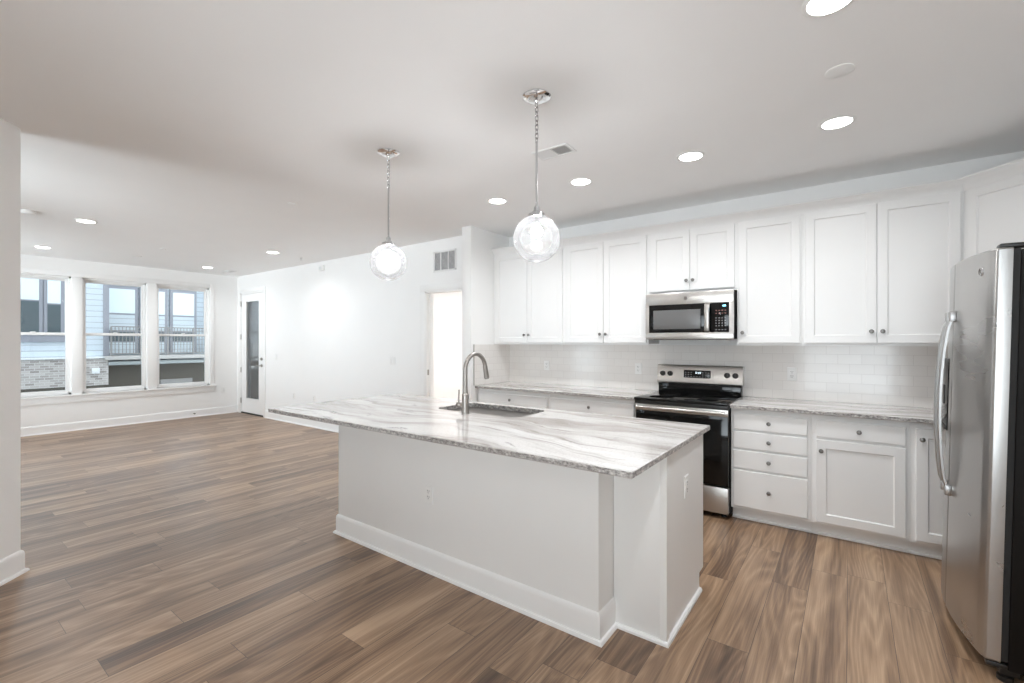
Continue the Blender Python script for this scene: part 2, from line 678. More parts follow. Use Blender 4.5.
baseboard('baseboard_window', [(XW, YF, 1, 0), (XW, YL, 1, -1)], 'white baseboard under the windows')
baseboard('baseboard_long', [(PX1 + .075, YL, 0, -1), (DX0 - .09, YL, 0, -1)], 'white baseboard along the long wall')
baseboard('baseboard_left', [(CX - n_, CY - n_, -1 / math.sqrt(2), 1 / math.sqrt(2)), (CX, CY, 0, math.sqrt(2)),
                             (CX + d, CY - d, 1 / math.sqrt(2), 1 / math.sqrt(2))], 'white baseboard of the angled wall')
baseboard('baseboard_stub', [(SX0, YL, -1, 0), (SX0, SY, -1, -1), (SX1, SY, 1, -1), (SX1, 3.99, 1, 0)],
          'white baseboard round the stub wall')
baseboard('baseboard_hall', [(-5.48, YL + .2, 1, 0), (-5.48, 6.98, 1, -1), (-2.2, 6.98, -1, -1)], 'white baseboard beyond the doorway')
baseboard('baseboard_right', [(XR, 2.6, -1, 0), (XR, YB, -1, 1), (-.95, YB, 0, 1)], 'white baseboard behind the camera')

# cased opening (door_2)
m = M()
c0, ct = .09, .016
for xa, xb in ((DX0 - c0, DX0), ):
    m.box(xa, xb, YL - ct, YL, 0, DZ + c0, .003)
m.box(DX0 - c0, SX0 - .002, YL - ct - .001, YL, DZ, DZ + c0, .003)
m.box(DX0, DX0 + .018, YL - .004, YL + .124, 0, DZ).box(DX1 - .018, DX1, YL - .004, YL + .124, 0, DZ)
m.box(DX0, DX1, YL - .004, YL + .124, DZ - .018, DZ)
m.box(DX0 + .018, DX0 + .030, YL + .05, YL + .09, 0, DZ - .018)
door2 = struct('door_2', m, 'trim_paint', 'white cased doorway into the bright room', 'doorway', (DX0, YL, 0))
M().box(DX0 + .0178, DX0 + .0195, YL + .012, YL + .040, .97, 1.04).build('strike_plate', 'nickel', door2)

# windows ----------------------------------------------------------------
for i, (a, b) in enumerate(wins):
    names = ['left window of three, cut by the angled wall', 'middle window of the three in the far wall',
             'right window of the three, nearest the glass door']
    wob = thing('window_%d' % (i + 1), 'white double-hung ' + names[i], 'window', (XW - .09, (a + b) / 2, WZ0), kind='structure')
    fo, g0, g1 = .028, WZ0 + .055, WZ1 - .06
    mid = 1.525
    f = M()
    f.box(XW - .16, XW - .05, a, a + fo, WZ0, WZ1).box(XW - .16, XW - .05, b - fo, b, WZ0, WZ1)
    f.box(XW - .16, XW - .05, a, b, WZ0, WZ0 + .03).box(XW - .16, XW - .05, a, b, WZ1 - .03, WZ1)
    f.build('window_frame', 'trim_paint', wob)
    for nm, z0, z1, x0 in (('lower_sash', WZ0 + .03, mid + .022, XW - .10), ('upper_sash', mid - .022, WZ1 - .03, XW - .135)):
        sm = M()
        st = .032
        x1 = x0 + .034
        sm.box(x0, x1, a + fo, a + fo + st, z0, z1, .002).box(x0, x1, b - fo - st, b - fo, z0, z1, .002)
        sm.box(x0, x1, a + fo + st, b - fo - st, z0, z0 + st + .008, .002).box(x0, x1, a + fo + st, b - fo - st, z1 - st - .008, z1, .002)
        so = sm.build(nm, 'trim_paint', wob)
        M().box(x0 + .014, x0 + .020, a + fo + st - .004, b - fo - st + .004, z0 + st, z1 - st).build('window_pane', 'window_glass', so)
    M().box(XW - .062, XW - .045, (a + b) / 2 - .03, (a + b) / 2 + .03, mid + .022, mid + .034, .003).build('sash_lock', 'plastic_white', wob)
def added_window(n_, label, y, a, b, z0_, z1_):  # out-of-view window, added to let fill light in
    wo = thing('window_%d' % n_, label, 'window', ((a + b) / 2, y - .06, z0_), kind='structure')
    q_ = M()
    f_ = .05
    mid_ = (a + b) / 2
    q_.box(a, a + f_, y - .09, y - .03, z0_, z1_).box(b - f_, b, y - .09, y - .03, z0_, z1_).box(mid_ - .03, mid_ + .03, y - .09, y - .03, z0_, z1_)
    q_.box(a, b, y - .088, y - .032, z0_, z0_ + f_).box(a, b, y - .088, y - .032, z1_ - f_, z1_)
    q_.build('window_frame', 'trim_paint', wo)
    for c_, d_ in ((a + f_, mid_ - .03), (mid_ + .03, b - f_)):
        M().box(c_ - .004, d_ + .004, y - .064, y - .058, z0_ + f_ - .004, z1_ - f_ + .004).build('window_pane', 'window_glass', wo)


added_window(4, 'wide white window added for fill light behind the viewer', YB, BW[0][0], BW[0][1], .20, 2.40)
added_window(5, 'wide white window added for fill light on the hidden side of the living room, far one', YF, FW[0][0], FW[0][1], .30, 2.40)
added_window(6, 'wide white window added for fill light on the hidden side of the living room, near one', YF, FW[1][0], FW[1][1], .30, 2.40)
m = M()
y0, y1 = wins[0][0], wins[2][1]
m.box(XW - .05, XW + .045, y0 - .10, y1 + .10, WZ0 - .025, WZ0, .004)
m.box(XW, XW + .018, y0 - .07, y1 + .07, WZ0 - .125, WZ0 - .025, .003)
m.box(XW, XW + .015, y0 - .065, y0, WZ0, WZ1 + .075, .003).box(XW, XW + .015, y1, y1 + .065, WZ0, WZ1 + .075, .003)
m.box(XW, XW + .016, y0, y1, WZ1, WZ1 + .075, .003)
for k in (0, 1):
    m.box(XW, XW + .015, wins[k][1], wins[k + 1][0], WZ0, WZ1, .003)
struct('trim_1', m, 'trim_paint', 'white casing and sill shared by the three windows', 'window trim')

# patio door (door_1) ------------------------------------------------------
d1 = thing('door_1', 'white patio door with one tall glass pane', 'door', (PX0, YL, 0), kind='structure')
m = M()
m.box(PX0 - .07, PX0, YL - .016, YL, 0, PZ + .07, .003).box(PX1, PX1 + .07, YL - .016, YL, 0, PZ + .07, .003)
m.box(PX0, PX1, YL - .016, YL, PZ, PZ + .07, .003)
m.box(PX0, PX0 + .025, YL, YL + .12, 0, PZ).box(PX1 - .025, PX1, YL, YL + .12, 0, PZ).box(PX0, PX1, YL, YL + .12, PZ - .025, PZ)
m.build('door_frame', 'trim_paint', d1)
M().box(PX0 + .025, PX1 - .025, YL, YL + .12, 0, .022).build('threshold', 'weatherstrip', d1)
lx0, lx1, lz0, lz1 = PX0 + .03, PX1 - .03, .028, PZ - .03
gx0, gx1, gz0, gz1 = -9.50, -8.975, .30, 2.19
m = M()
yd = YL + .008
m.box(lx0, gx0, yd, yd + .045, lz0, lz1).box(gx1, lx1, yd, yd + .045, lz0, lz1)
m.box(gx0, gx1, yd, yd + .045, lz0, gz0).box(gx0, gx1, yd, yd + .045, gz1, lz1)
for (xa, xb, za, zb) in ((gx0 - .02, gx0 + .008, gz0 - .02, gz1 + .02), (gx1 - .008, gx1 + .02, gz0 - .02, gz1 + .02),
                         (gx0, gx1, gz0 - .02, gz0 + .008), (gx0, gx1, gz1 - .008, gz1 + .02)):
    m.box(xa, xb, yd - .008, yd, za, zb)
leaf = m.build('door_leaf', 'trim_paint', d1)
M().box(gx0 - .005, gx1 + .005, yd + .018, yd + .028, gz0 - .005, gz1 + .005).build('door_pane', 'window_glass', leaf)
for z in (.25, .85, 1.5, 2.15):
    M().lathe([(.008, z - .05), (.008, z + .05)], (PX0 + .027, YL - .004, 0), 'z', 10).build('hinge', 'nickel', d1)
m = M()
m.disc_y(-8.875, .955, yd - .012, yd, .028)
m.tube([(-8.875, yd - .01, .955), (-8.875, yd - .05, .955), (-8.90, yd - .055, .955), (-8.99, yd - .052, .955)], [.009, .009, .009, .007], 10)
m.build('door_handle', 'nickel', d1)
m = M()
m.disc_y(-8.875, 1.08, yd - .014, yd, .027)
m.box(-8.880, -8.870, yd - .03, yd - .012, 1.062, 1.098, .002)
m.build('deadbolt', 'nickel', d1)

# ------------------------------------------------------------------ kitchen cabinets
KN = [(.0055, 0), (.0055, -.010), (.0095, -.014), (.0145, -.019), (.0150, -.024), (.0120, -.028), (.004, -.0295)]


def knob(x, yf, z, parent, T=None):
    k = M(T)
    k.lathe([(r, h) for r, h in KN], (x, yf, z), 'y', 18)
    return k.build('knob', 'knob_metal', parent)


UY, UT, UDY = 4.272, 2.439, 4.252      # face frame plane, top, door front


def upper(label, x0, x1, z0, doors, knobs_, name='wall_cabinet'):
    t = thing(name, label, 'cabinet', ((x0 + x1) / 2, YK, z0), 'white wall cabinets')
    m_ = M()
    m_.box(x0 + .0005, x1 - .0005, UY + .019, YK - .001, z0 + .012, UT)
    # face frame with a lip below
    m_.box(x0 + .0005, x1 - .0005, UY, UY + .019, z0, UT)
    m_.build('carcass', 'cabinet_white', t)
    for (a, b), kx in zip(doors, knobs_):
        dz0, dz1 = z0 + .022, UT - .03
        dr = M().shaker(a, b, dz0, dz1, UDY).build('door', 'cabinet_white', t)
        if kx is not None:
            knob(kx, UDY, dz0 + .085, dr)
    return t


upper('double-door white wall cabinet beside the stub wall, leftmost of the row', -3.385, -2.445, 1.372,
      [(-3.370, -2.9185), (-2.9135, -2.463)], [-2.945, -2.885])
upper('double-door white wall cabinet just left of the microwave', -2.445, -1.534, 1.372,
      [(-2.427, -1.992), (-1.987, -1.551)], [-2.019, -1.958])
upper('short double-door white cabinet directly above the microwave', -1.534, -.769, 1.845,
      [(-1.516, -1.154), (-1.149, -.787)], [-1.179, -1.122])
upper('single-door white wall cabinet just right of the microwave', -.769, -.297, 1.372,
      [(-.752, -.315)], [-.722])
upper('widest double-door white wall cabinet, between single-door one and corner', -.297, .617, 1.372,
      [(-.280, .157), (.162, .600)], [.128, .192])
M().box(SX1, -3.385, UY + .001, YK - .001, 1.372, UT).build('wall_cabinet_filler', 'cabinet_white', None)
tag(bpy.data.objects['wall_cabinet_filler'], 'narrow white filler strip between stub wall and leftmost wall cabinet', 'filler strip')

# diagonal corner wall cabinet
t = thing('corner_wall_cabinet', 'white diagonal corner wall cabinet above the refrigerator', 'cabinet', (.92, YK, 1.372))
cx0 = .617
m = M()
dd = XR - cx0 - .305
dia = [(cx0, UY), (cx0 + dd, UY - dd), (XR - .001, UY - dd), (XR - .001, YK - .001), (cx0, YK - .001)]
m.prism(dia, 1.372, UT, 'z')
m.build('carcass', 'cabinet_white', t)
r2 = math.sqrt(2)
L = dd * r2
T = Matrix.Translation((cx0, UY, 0)) @ Matrix.Rotation(-PI / 4, 4, 'Z')
dr = M(T).shaker(.030, L - .030, 1.394, UT - .03, -.020).build('door', 'cabinet_white', t)
knob(L - .06, -.020, 1.48, dr, T)
# cabinet over the refrigerator, along the right wall
t = thing('over_fridge_cabinet', 'white cabinet mounted above the refrigerator on the right wall', 'cabinet', (XR, 3.2, 1.86))
yo1, yo0 = UY - dd, 2.70
M().box(XR - .305, XR - .001, yo0, yo1 - .001, 1.86, UT).build('carcass', 'cabinet_white', t)
T = Matrix.Translation((XR - .305, yo1, 0)) @ Matrix.Rotation(-PI / 2, 4, 'Z')
LL = yo1 - yo0
for a, b, kx in ((.018, LL / 2 - .002, LL / 2 - .03), (LL / 2 + .002, LL - .018, LL / 2 + .03)):
    dr = M(T).shaker(a, b, 1.88, UT - .03, -.020).build('door', 'cabinet_white', t)
    knob(kx, -.020, 1.95, dr, T)

# crown moulding above all wall cabinets
CR = [(0, UT - .026), (.006, UT - .026), (.010, UT - .010), (.022, UT + .004), (.034, UT + .022), (.052, UT + .036),
      (.060, UT + .040), (.060, UT + .052), (0, UT + .052)]
tn = math.tan(PI / 8)
path = [(SX1, UY, 0, -1), (cx0, UY, -tn, -1), (cx0 + dd, UY - dd, -1, -tn), (XR - .306, yo0, -1, 0)]
cm_ = M().sweep(CR, path).build('crown_molding', 'cabinet_white', None, (-1.4, UY, UT))
tag(cm_, 'white crown molding running along the tops of the wall cabinets', 'molding')

# base cabinets -------------------------------------------------------------
BY, BD = 3.965, 3.945                 # face frame and door fronts
TK = 4.03


def base(label, x0, x1, rows, name='base_cabinet', x1body=None):
    t = thing(name, label, 'cabinet', ((x0 + x1) / 2, BY, 0), 'white base cabinets')
    m_ = M()
    m_.box(x0 + .0005, (x1body or x1) - .0005, BY, YK - .012, .098, .884)
    m_.build('carcass', 'cabinet_white', t)
    m_ = M()
    m_.box(x0 + .0005, (x1body or x1) - .0005, TK, TK + .015, 0, .098)
    m_.box(x0 + .0005, (x1body or x1) - .0005, TK - .016, TK, 0, .020, .004)
    m_.build('toe_kick', 'cabinet_white', t)
    for kind_, a, b, z0, z1, kx, kz in rows:
        q = M()
        if kind_ == 'door':
            q.shaker(a, b, z0, z1, BD)
        else:
            q.slab(a, b, z0, z1, BD)
        o = q.build(kind_, 'cabinet_white', t)
        if kx is not None:
            knob(kx, BD, kz, o)
    return t


base('white base cabinet with a stack of four drawers, right of the range', -.757, -.222,
     [('drawer', -.737, -.245, .722, .842, -.491, .784), ('drawer', -.737, -.245, .576, .704, -.491, .640),
      ('drawer', -.737, -.245, .419, .558, -.491, .489), ('drawer', -.737, -.245, .121, .402, -.491, .262)])
base('white base cabinet with one drawer over one shaker door', -.222, .318,
     [('drawer', -.193, .297, .724, .842, .052, .784), ('door', -.193, .297, .118, .704, -.163, .628)])
base('white corner base cabinet with a narrow door beside the refrigerator', .318, .86,
     [('door', .347, .80, .118, .842, .376, .775)], x1body=XR - .002)
base('white base cabinet with one wide drawer beside the stub wall', -3.385, -2.445,
     [('drawer', -3.37, -2.466, .724, .842, -2.918, .784), ('door', -3.37, -2.920, .118, .704, -2.955, .628),
      ('door', -2.916, -2.466, .118, .704, -2.882, .628)])
base('white base cabinet with one wide drawer just left of the range', -2.445, -1.528,
     [('drawer', -2.424, -1.55, .724, .842, -1.987, .784), ('door', -2.424, -1.989, .118, .704, -2.02, .628),
      ('door', -1.985, -1.55, .118, .704, -1.95, .628)])


def counter(name, label, poly, z0=.884, z1=.914, b=.004, holes=None):
    """slab from an outline; the top and bottom edges are eased"""
    def inset(P, dlt):
        out = []
        n = len(P)
        for i in range(n):
            p0, p1, p2 = Vector(P[i - 1]), Vector(P[i]), Vector(P[(i + 1) % n])
            e1, e2 = (p1 - p0).normalized(), (p2 - p1).normalized()
            n1, n2 = Vector((-e1.y, e1.x)), Vector((-e2.y, e2.x))
            bs = (n1 + n2)
            bs = bs / max(.3, bs.dot(n1))
            out.append((p1.x + bs.x * dlt, p1.y + bs.y * dlt))
        return out
    m_ = M()
    q = inset(poly, b)
    m_.loops([[(x, y, z0) for x, y in q], [(x, y, z0 + b) for x, y in poly],
              [(x, y, z1 - b) for x, y in poly], [(x, y, z1) for x, y in q]])
    o = m_.build(name, 'granite', None, (poly[0][0], poly[0][1], z0))
    return tag(o, label, 'countertop')


CYF = 3.915
counter('countertop', 'speckled white granite countertop right of the range', [(-.757, CYF), (XR - .001, CYF), (XR - .001, YK - .011), (-.757, YK - .011)])
counter('countertop', 'speckled white granite countertop left of the range, up to the stub wall',
        [(SX1 + .011, CYF), (-1.526, CYF), (-1.526, YK - .011), (SX1 + .011, YK - .011)])

# backsplash ----------------------------------------------------------------
m = M()
m.box(SX1 + .010, XR, YK - .010, YK, .914, 1.372).box(-1.526, -.757, YK - .010, YK, .60, .914)
struct('trim_2', m, 'tile_long', 'glossy white subway tile backsplash behind the counters', 'backsplash')
struct('trim_3', M().box(SX1, SX1 + .010, CYF - .012, YK - .010, .914, 1.372), 'tile_side',
       'white subway tile return on the stub wall', 'backsplash')
tag(M().box(SX1, SX1 + .0102, CYF - .016, CYF - .012, .914, 1.374).build('tile_edge_strip', 'nickel', None),
    'thin metal edge strip finishing the tile on the stub wall', 'edge strip')


# outlets and switches ---------------------------------------------------------
def outlet(label, T_, n=1, kind_='outlet', w=.070, h=.114):
    """face plate in the local x-z plane, facing -y"""
    nm = 'wall_outlet' if kind_ == 'outlet' else 'light_switch'
    loc = T_ @ Vector((0, 0, 0))
    t = thing(nm, label, 'outlet' if kind_ == 'outlet' else 'switch', tuple(loc), 'outlets' if kind_ == 'outlet' else 'switches')
    W = w + (n - 1) * .046
    q = M(T_)
    q.loops([[(-W / 2, -.0005, -h / 2), (W / 2, -.0005, -h / 2), (W / 2, -.0005, h / 2), (-W / 2, -.0005, h / 2)],
             [(-W / 2, -.003, -h / 2), (W / 2, -.003, -h / 2), (W / 2, -.003, h / 2), (-W / 2, -.003, h / 2)],
             [(-W / 2 + .004, -.006, -h / 2 + .004), (W / 2 - .004, -.006, -h / 2 + .004),
              (W / 2 - .004, -.006, h / 2 - .004), (-W / 2 + .004, -.006, h / 2 - .004)]])
    q.build('cover_plate', 'plastic_white', t)
    for i in range(n):
        x = (i - (n - 1) / 2) * .046
        if kind_ == 'outlet':
            so = M(T_).box(x - .0168, x + .0168, -.0078, -.005, -.034, .034, .0015).build('socket', 'plastic_white', t)
            s_ = M(T_)
            for z in (-.018, .018):
                s_.box(x - .0085, x - .0055, -.0083, -.007, z - .001, z + .009).box(x + .0055, x + .0085, -.0083, -.007, z - .001, z + .008)
                s_.lathe([(.0028, -.0083), (.0028, -.007)], (x, 0, z - .008), 'y', 10)
            s_.build('socket_slots', 'slot_dark', so)
        else:
            M(T_).box(x - .0168, x + .0168, -.0105, -.005, -.034, .034, .002).build('rocker', 'plastic_white', t)
    return t


def TY(x, y, z):
    return Matrix.Translation((x, y, z))


def TX(x, y, z, sgn):
    return Matrix.Translation((x, y, z)) @ Matrix.Rotation(PI / 2 * sgn, 4, 'Z')


yb_ = YK - .010
outlet('white outlet in the tile backsplash right of the range', TY(-.395, yb_, 1.128))
outlet('white outlet in the tile backsplash just left of the range', TY(-1.745, yb_, 1.128))
outlet('white outlet in the tile backsplash below the leftmost wall cabinet', TY(-2.85, yb_, 1.128))
outlet('white double rocker switch beside the doorway', TY(-5.11, YL, 1.14), 2, 'switch')
outlet('white single rocker switch beside the glass door', TY(-8.33, YL, 1.13), 1, 'switch')
outlet('low white outlet on the long wall, nearer the glass door', TY(-7.72, YL, .47))
outlet('low white outlet on the long wall, nearer the island', TY(-7.09, YL, .47))
outlet('low white outlet between the right window and the corner', TX(XW, 3.91, .46, 1))
t = thing('door_stop', 'small dark door stop on the baseboard below the windows', 'door stop', (XW + .013, 3.39, .07))
M().lathe([(.006, .0), (.006, .05), (.010, .052), (.010, .062), (.004, .064)], (XW + .013, 3.39, .07), 'x', 12).build('stop_rod', 'nickel', t)
M().lathe([(.011, .060), (.011, .072), (.006, .076)], (XW + .013, 3.39, .07), 'x', 12).build('rubber_tip', 'rubber', t)

# ------------------------------------------------------------------ electric range
RX0, RX1 = -1.519, -.762
rg = thing('electric_range', 'stainless and black electric range between the base cabinets', 'stove', ((RX0 + RX1) / 2, 4.2, 0))
cxr = (RX0 + RX1) / 2
M().box(RX0, RX1, 3.945, 4.545, .035, .895, .003).build('range_body', 'black_case', rg)
# cooktop
m = M()
m.box(RX0 - .002, RX1 + .002, 3.868, 4.50, .900, .921, .005, 3)
ck = m.build('cooktop', 'black_glass', rg)
M().box(RX0, RX1, 3.885, 3.95, .868, .900, .002).build('cooktop_edge', 'black_plastic', rg)
for bx, by, br in ((-1.33, 4.03, .105), (-.95, 4.03, .085), (-1.33, 4.33, .075), (-.95, 4.33, .105), (cxr, 4.36, .05)):
    q = M()
    for rr in (br, br * .62):
        q.lathe([(rr - .0015, .9213), (rr - .0015, .9217), (rr, .9217), (rr, .9213)], (bx, by, 0), 'z', 40)
    q.build('burner_ring', 'ring_grey', ck)
# backguard: black lower riser and stainless control panel leaning back a little
M().box(RX0 + .012, RX1 - .012, 4.475, 4.56, .915, 1.008, .003).build('backguard_riser', 'black_glass', rg)
m = M()
m.prism([(4.478, 1.005), (4.470, 1.02), (4.488, 1.172), (4.496, 1.182), (4.556, 1.182), (4.560, 1.005)], RX0 - .001, RX1 + .001, 'x')
bgd = m.build('control_panel', 'stainless', rg)
TP = Matrix.Translation((0, 4.478, 1.095)) @ Matrix.Rotation(math.atan2(.018, .152) * -1, 4, 'X')
for kx in (-1.466, -1.395, -.889, -.820):
    q = M(TP)
    q.lathe([(.0250, .002), (.0250, -.006), (.0215, -.022), (.018, -.025), (.004, -.0255)], (kx, 0, .004), 'y', 28)
    q.box(kx - .004, kx + .004, -.030, -.020, -.014, .022, .0015)
    kn = q.build('control_knob', 'black_plastic', rg)
q = M(TP).box(-1.268, -1.028, -.004, .004, -.030, .042, .002)
dsp = q.build('display_panel', 'black_glass', rg)
q = M(TP)
# clock digits, seven-segment, reading 12:00
SEG = {'1': 'bc', '2': 'abged', '0': 'abcdef'}


def digit(q, ch, x, z, wd=.009, ht=.016, th=.0018, y0=-.0052, y1=-.0038):
    h2 = ht / 2
    R_ = {'a': (x, x + wd, z + ht - th, z + ht), 'g': (x, x + wd, z + h2 - th / 2, z + h2 + th / 2), 'd': (x, x + wd, z, z + th),
          'b': (x + wd - th, x + wd, z + h2, z + ht), 'c': (x + wd - th, x + wd, z, z + h2),
          'f': (x, x + th, z + h2, z + ht), 'e': (x, x + th, z, z + h2)}
    for g_ in SEG[ch]:
        a_, b_, c_, d_ = R_[g_]
        q.box(a_, b_, y0, y1, c_, d_)


for i, ch in enumerate('1200'):
    digit(q, ch, -1.168 + i * .014 + (.004 if i > 1 else 0), .010)
q.build('clock_digits', 'display_white', dsp)
q = M(TP)
for r_ in range(3):
    for c_ in range(9):
        x = -1.256 + c_ * .0255
        z = -.022 + r_ * .019
        if r_ > 0 and 3 <= c_ <= 5:
            continue
        q.box(x, x + .013, -.0050, -.0038, z, z + .007)
q.build('touch_keys', 'button_grey', dsp)
# oven door
m = M()
m.box(RX0 + .004, RX1 - .004, 3.900, 3.945, .262, .868, .004)
od = m.build('oven_door', 'black_glass', rg)
m = M()
m.box(RX0 + .004, RX1 - .004, 3.8955, 3.9005, .812, .866, .002)
m.build('door_top_trim', 'stainless', od)
M().box(RX0 + .13, RX1 - .13, 3.8975, 3.9005, .36, .70, .001).build('oven_window', 'black_glass', od)
m = M()
pts = [(RX0 + .05, 3.868, .842), (RX1 - .05, 3.868, .842)]
m.tube([(RX0 + .02, 3.855, .842), (RX0 + .05, 3.852, .842), (cxr, 3.848, .842), (RX1 - .05, 3.852, .842), (RX1 - .02, 3.855, .842)], [.012, .0135, .014, .0135, .012], 16)
m.box(RX0 + .03, RX0 + .055, 3.855, 3.898, .832, .852, .003).box(RX1 - .055, RX1 - .03, 3.855, 3.898, .832, .852, .003)
m.build('oven_handle', 'stainless', od)
M().box(RX0 + .004, RX1 - .004, 3.900, 3.945, .045, .250, .005).build('storage_drawer', 'stainless', rg)
for x in (RX0 + .05, RX1 - .05):
    for y in (3.98, 4.5):
        M().lathe([(.02, 0), (.02, .012), (.012, .016), (.012, .036)], (x, y, 0), 'z', 16).build('foot', 'rubber', rg)

# ------------------------------------------------------------------ microwave
MX0, MX1, MZ0, MZ1, MY = -1.526, -.777, 1.425, 1.842, 4.17
mw = thing('microwave', 'stainless over-the-range microwave with black door window', 'microwave', ((MX0 + MX1) / 2, YK, MZ0))
M().box(MX0 + .003, MX1 - .003, MY + .022, YK - .001, MZ0 + .004, MZ1 + .001, .003).build('microwave_body', 'black_case', mw)
m = M()
# door frame in steel: ring round the dark window
dx1 = -.957
fx = [MX0, -1.492, -1.008, dx1]
m.box(MX0, MX1, MY, MY + .022, MZ1 - .108, MZ1, .006)
m.box(MX0, MX1, MY, MY + .022, MZ0, MZ0 + .062, .006)
m.box(MX0, -1.490, MY + .0005, MY + .022, MZ0 + .05, MZ1 - .09)
m.box(-.812, MX1, MY + .0005, MY + .022, MZ0 + .05, MZ1 - .09)
m.build('steel_face', 'stainless', mw)
dk = M().box(-1.492, -.962, MY - .002, MY + .02, MZ0 + .060, MZ1 - .106, .003).build('door', 'black_glass', mw)
M().box(-1.452, -1.040, MY - .0035, MY - .001, MZ0 + .092, MZ1 - .155, .001).build('door_window', 'microwave_screen', dk)
m = M()
zs = [MZ0 + .062, MZ0 + .075, MZ0 + .11, MZ0 + .19, MZ1 - .155, MZ1 - .12, MZ1 - .107]
ds = [.004, .018, .026, .029, .026, .018, .004]
m.loops([[(-.984 + px_ * .0215, MY - d_ + py_, z) for px_, py_ in ((-1, .006), (-.8, -.001), (-.3, -.005), (.3, -.005), (.8, -.001), (1, .006), (.5, .010), (-.5, .010))]
         for z, d_ in zip(zs, ds)])
m.build('door_handle', 'stainless', mw)
cp = M().box(-.958, -.812, MY - .002, MY + .02, MZ0 + .060, MZ1 - .106, .003).build('control_panel', 'black_glass', mw)
q = M()
for i, ch in enumerate('1200'):
    digit(q, ch, -.868 + i * .0085, 1.702, .006, .012, .0018, MY - .0032, MY - .0018)
q.build('clock_digits', 'display_cyan', cp)
q = M()
for r_ in range(4):
    for c_ in range(4):
        x, z = -.918 + c_ * .024, 1.535 + r_ * .022
        q.box(x, x + .010, MY - .0030, MY - .0018, z, z + .009)
q.build('number_keys', 'button_grey', cp)
q = M()
for c_ in range(4):
    x = -.918 + c_ * .024
    q.box(x, x + .013, MY - .0030, MY - .0018, 1.503, 1.509)
q.build('start_keys', 'button_grey', cp)
q = M()
for r_ in range(2):
    for c_ in range(4):
        x, z = -.918 + c_ * .024, 1.640 + r_ * .024
        q.box(x, x + .012, MY - .0030, MY - .0018, z, z + .009)
q.build('function_keys', 'button_red', cp)


def badge(parent, T_, r):
    """round monogram badge: ring with two looped letters"""
    q = M(T_)
    q.lathe([(r, 0), (r, -.0018), (r * .93, -.0026), (.0005, -.0028)], (0, 0, 0), 'y', 32)
    o = q.build('badge', 'chrome', parent)
    q = M(T_)
    q.tube([(r * .82 * math.cos(a * PI / 14), -.0030, r * .82 * math.sin(a * PI / 14)) for a in range(28)], r * .05, 6, True)
    q.tube([(-.10 * r + .32 * r * math.cos(a) - .10 * r, -.0032, .05 * r + .38 * r * math.sin(a)) for a in [PI * (.15 + i / 9 * 1.75) for i in range(10)]], r * .06, 6)
    q.tube([(.30 * r + .22 * r * math.cos(a), -.0032, .22 * r + .20 * r * math.sin(a)) for a in [PI * (.1 + i / 8 * 1.4) for i in range(9)]], r * .06, 6)
    q.tube([(.30 * r + .26 * r * math.cos(a), -.0032, -.22 * r + .26 * r * math.sin(a)) for a in [PI * (.5 + i / 8 * 1.4) for i in range(9)]], r * .06, 6)
    q.build('badge_letters', 'knob_metal', o)
    return o


badge(mw, TY(-1.165, MY - .0002, MZ1 - .055), .017)
q = M().box(MX0 + .06, MX1 - .06, MY + .04, MY + .30, MZ0 - .004, MZ0 + .006, .002)
q.build('bottom_vent', 'black_plastic', mw)
for x in (-1.42, -.88):
    M().box(x - .05, x + .05, 4.40, 4.46, MZ0 - .005, MZ0 + .006).build('cooktop_lamp_cover', 'vent_white', mw)

# ------------------------------------------------------------------ refrigerator (faces -x), leaning back a touch
FY0, FY1, FS = 2.705, 3.615, 3.135
LEAN = .022
FXB = 1.150
fr = thing('refrigerator', 'stainless side-by-side refrigerator with black sides against the right wall', 'refrigerator', (FXB, (FY0 + FY1) / 2, .0))
M().box(.520, FXB, FY0 + .004, FY1 - .004, .045, 1.765, .004).build('fridge_case', 'black_case', fr)


def fx_(y):
    """plan curve of the contoured doors"""
    u = (y - FY0) / (FY1 - FY0)
    return .4445 - .062 * (1 - (2 * u - 1) ** 2)


def fdoor(name, y0, y1, z0=.068, z1=1.775):
    n = 22
    pl = [(.497, y0)]
    # rounded leading edges
    for i in range(5):
        a = i / 4 * PI / 2
        pl.append((fx_(y0) + .014 - .014 * math.sin(a) + (.0), y0 + .014 - .014 * math.cos(a)))
    for i in range(1, n):
        y = y0 + .014 + (y1 - y0 - .028) * i / n
        pl.append((fx_(y), y))
    for i in range(5):
        a = i / 4 * PI / 2
        pl.append((fx_(y1) + .014 - .014 * math.cos(a), y1 - .014 + .014 * math.sin(a)))
    pl.append((.497, y1))
    m_ = M()
    def ring(ins, z):
        cxm, cym = .475, (y0 + y1) / 2
        return [(x + (ins if x < .49 else 0), y + (ins if y < cym else -ins) * (1 if abs(y - cym) > (y1 - y0) / 2 - .02 else 0), z) for x, y in pl]
    m_.loops([ring(.006, z0), ring(0, z0 + .008), ring(0, z1 - .008), ring(.006, z1)])
    return m_.build(name, 'stainless_fridge', fr)


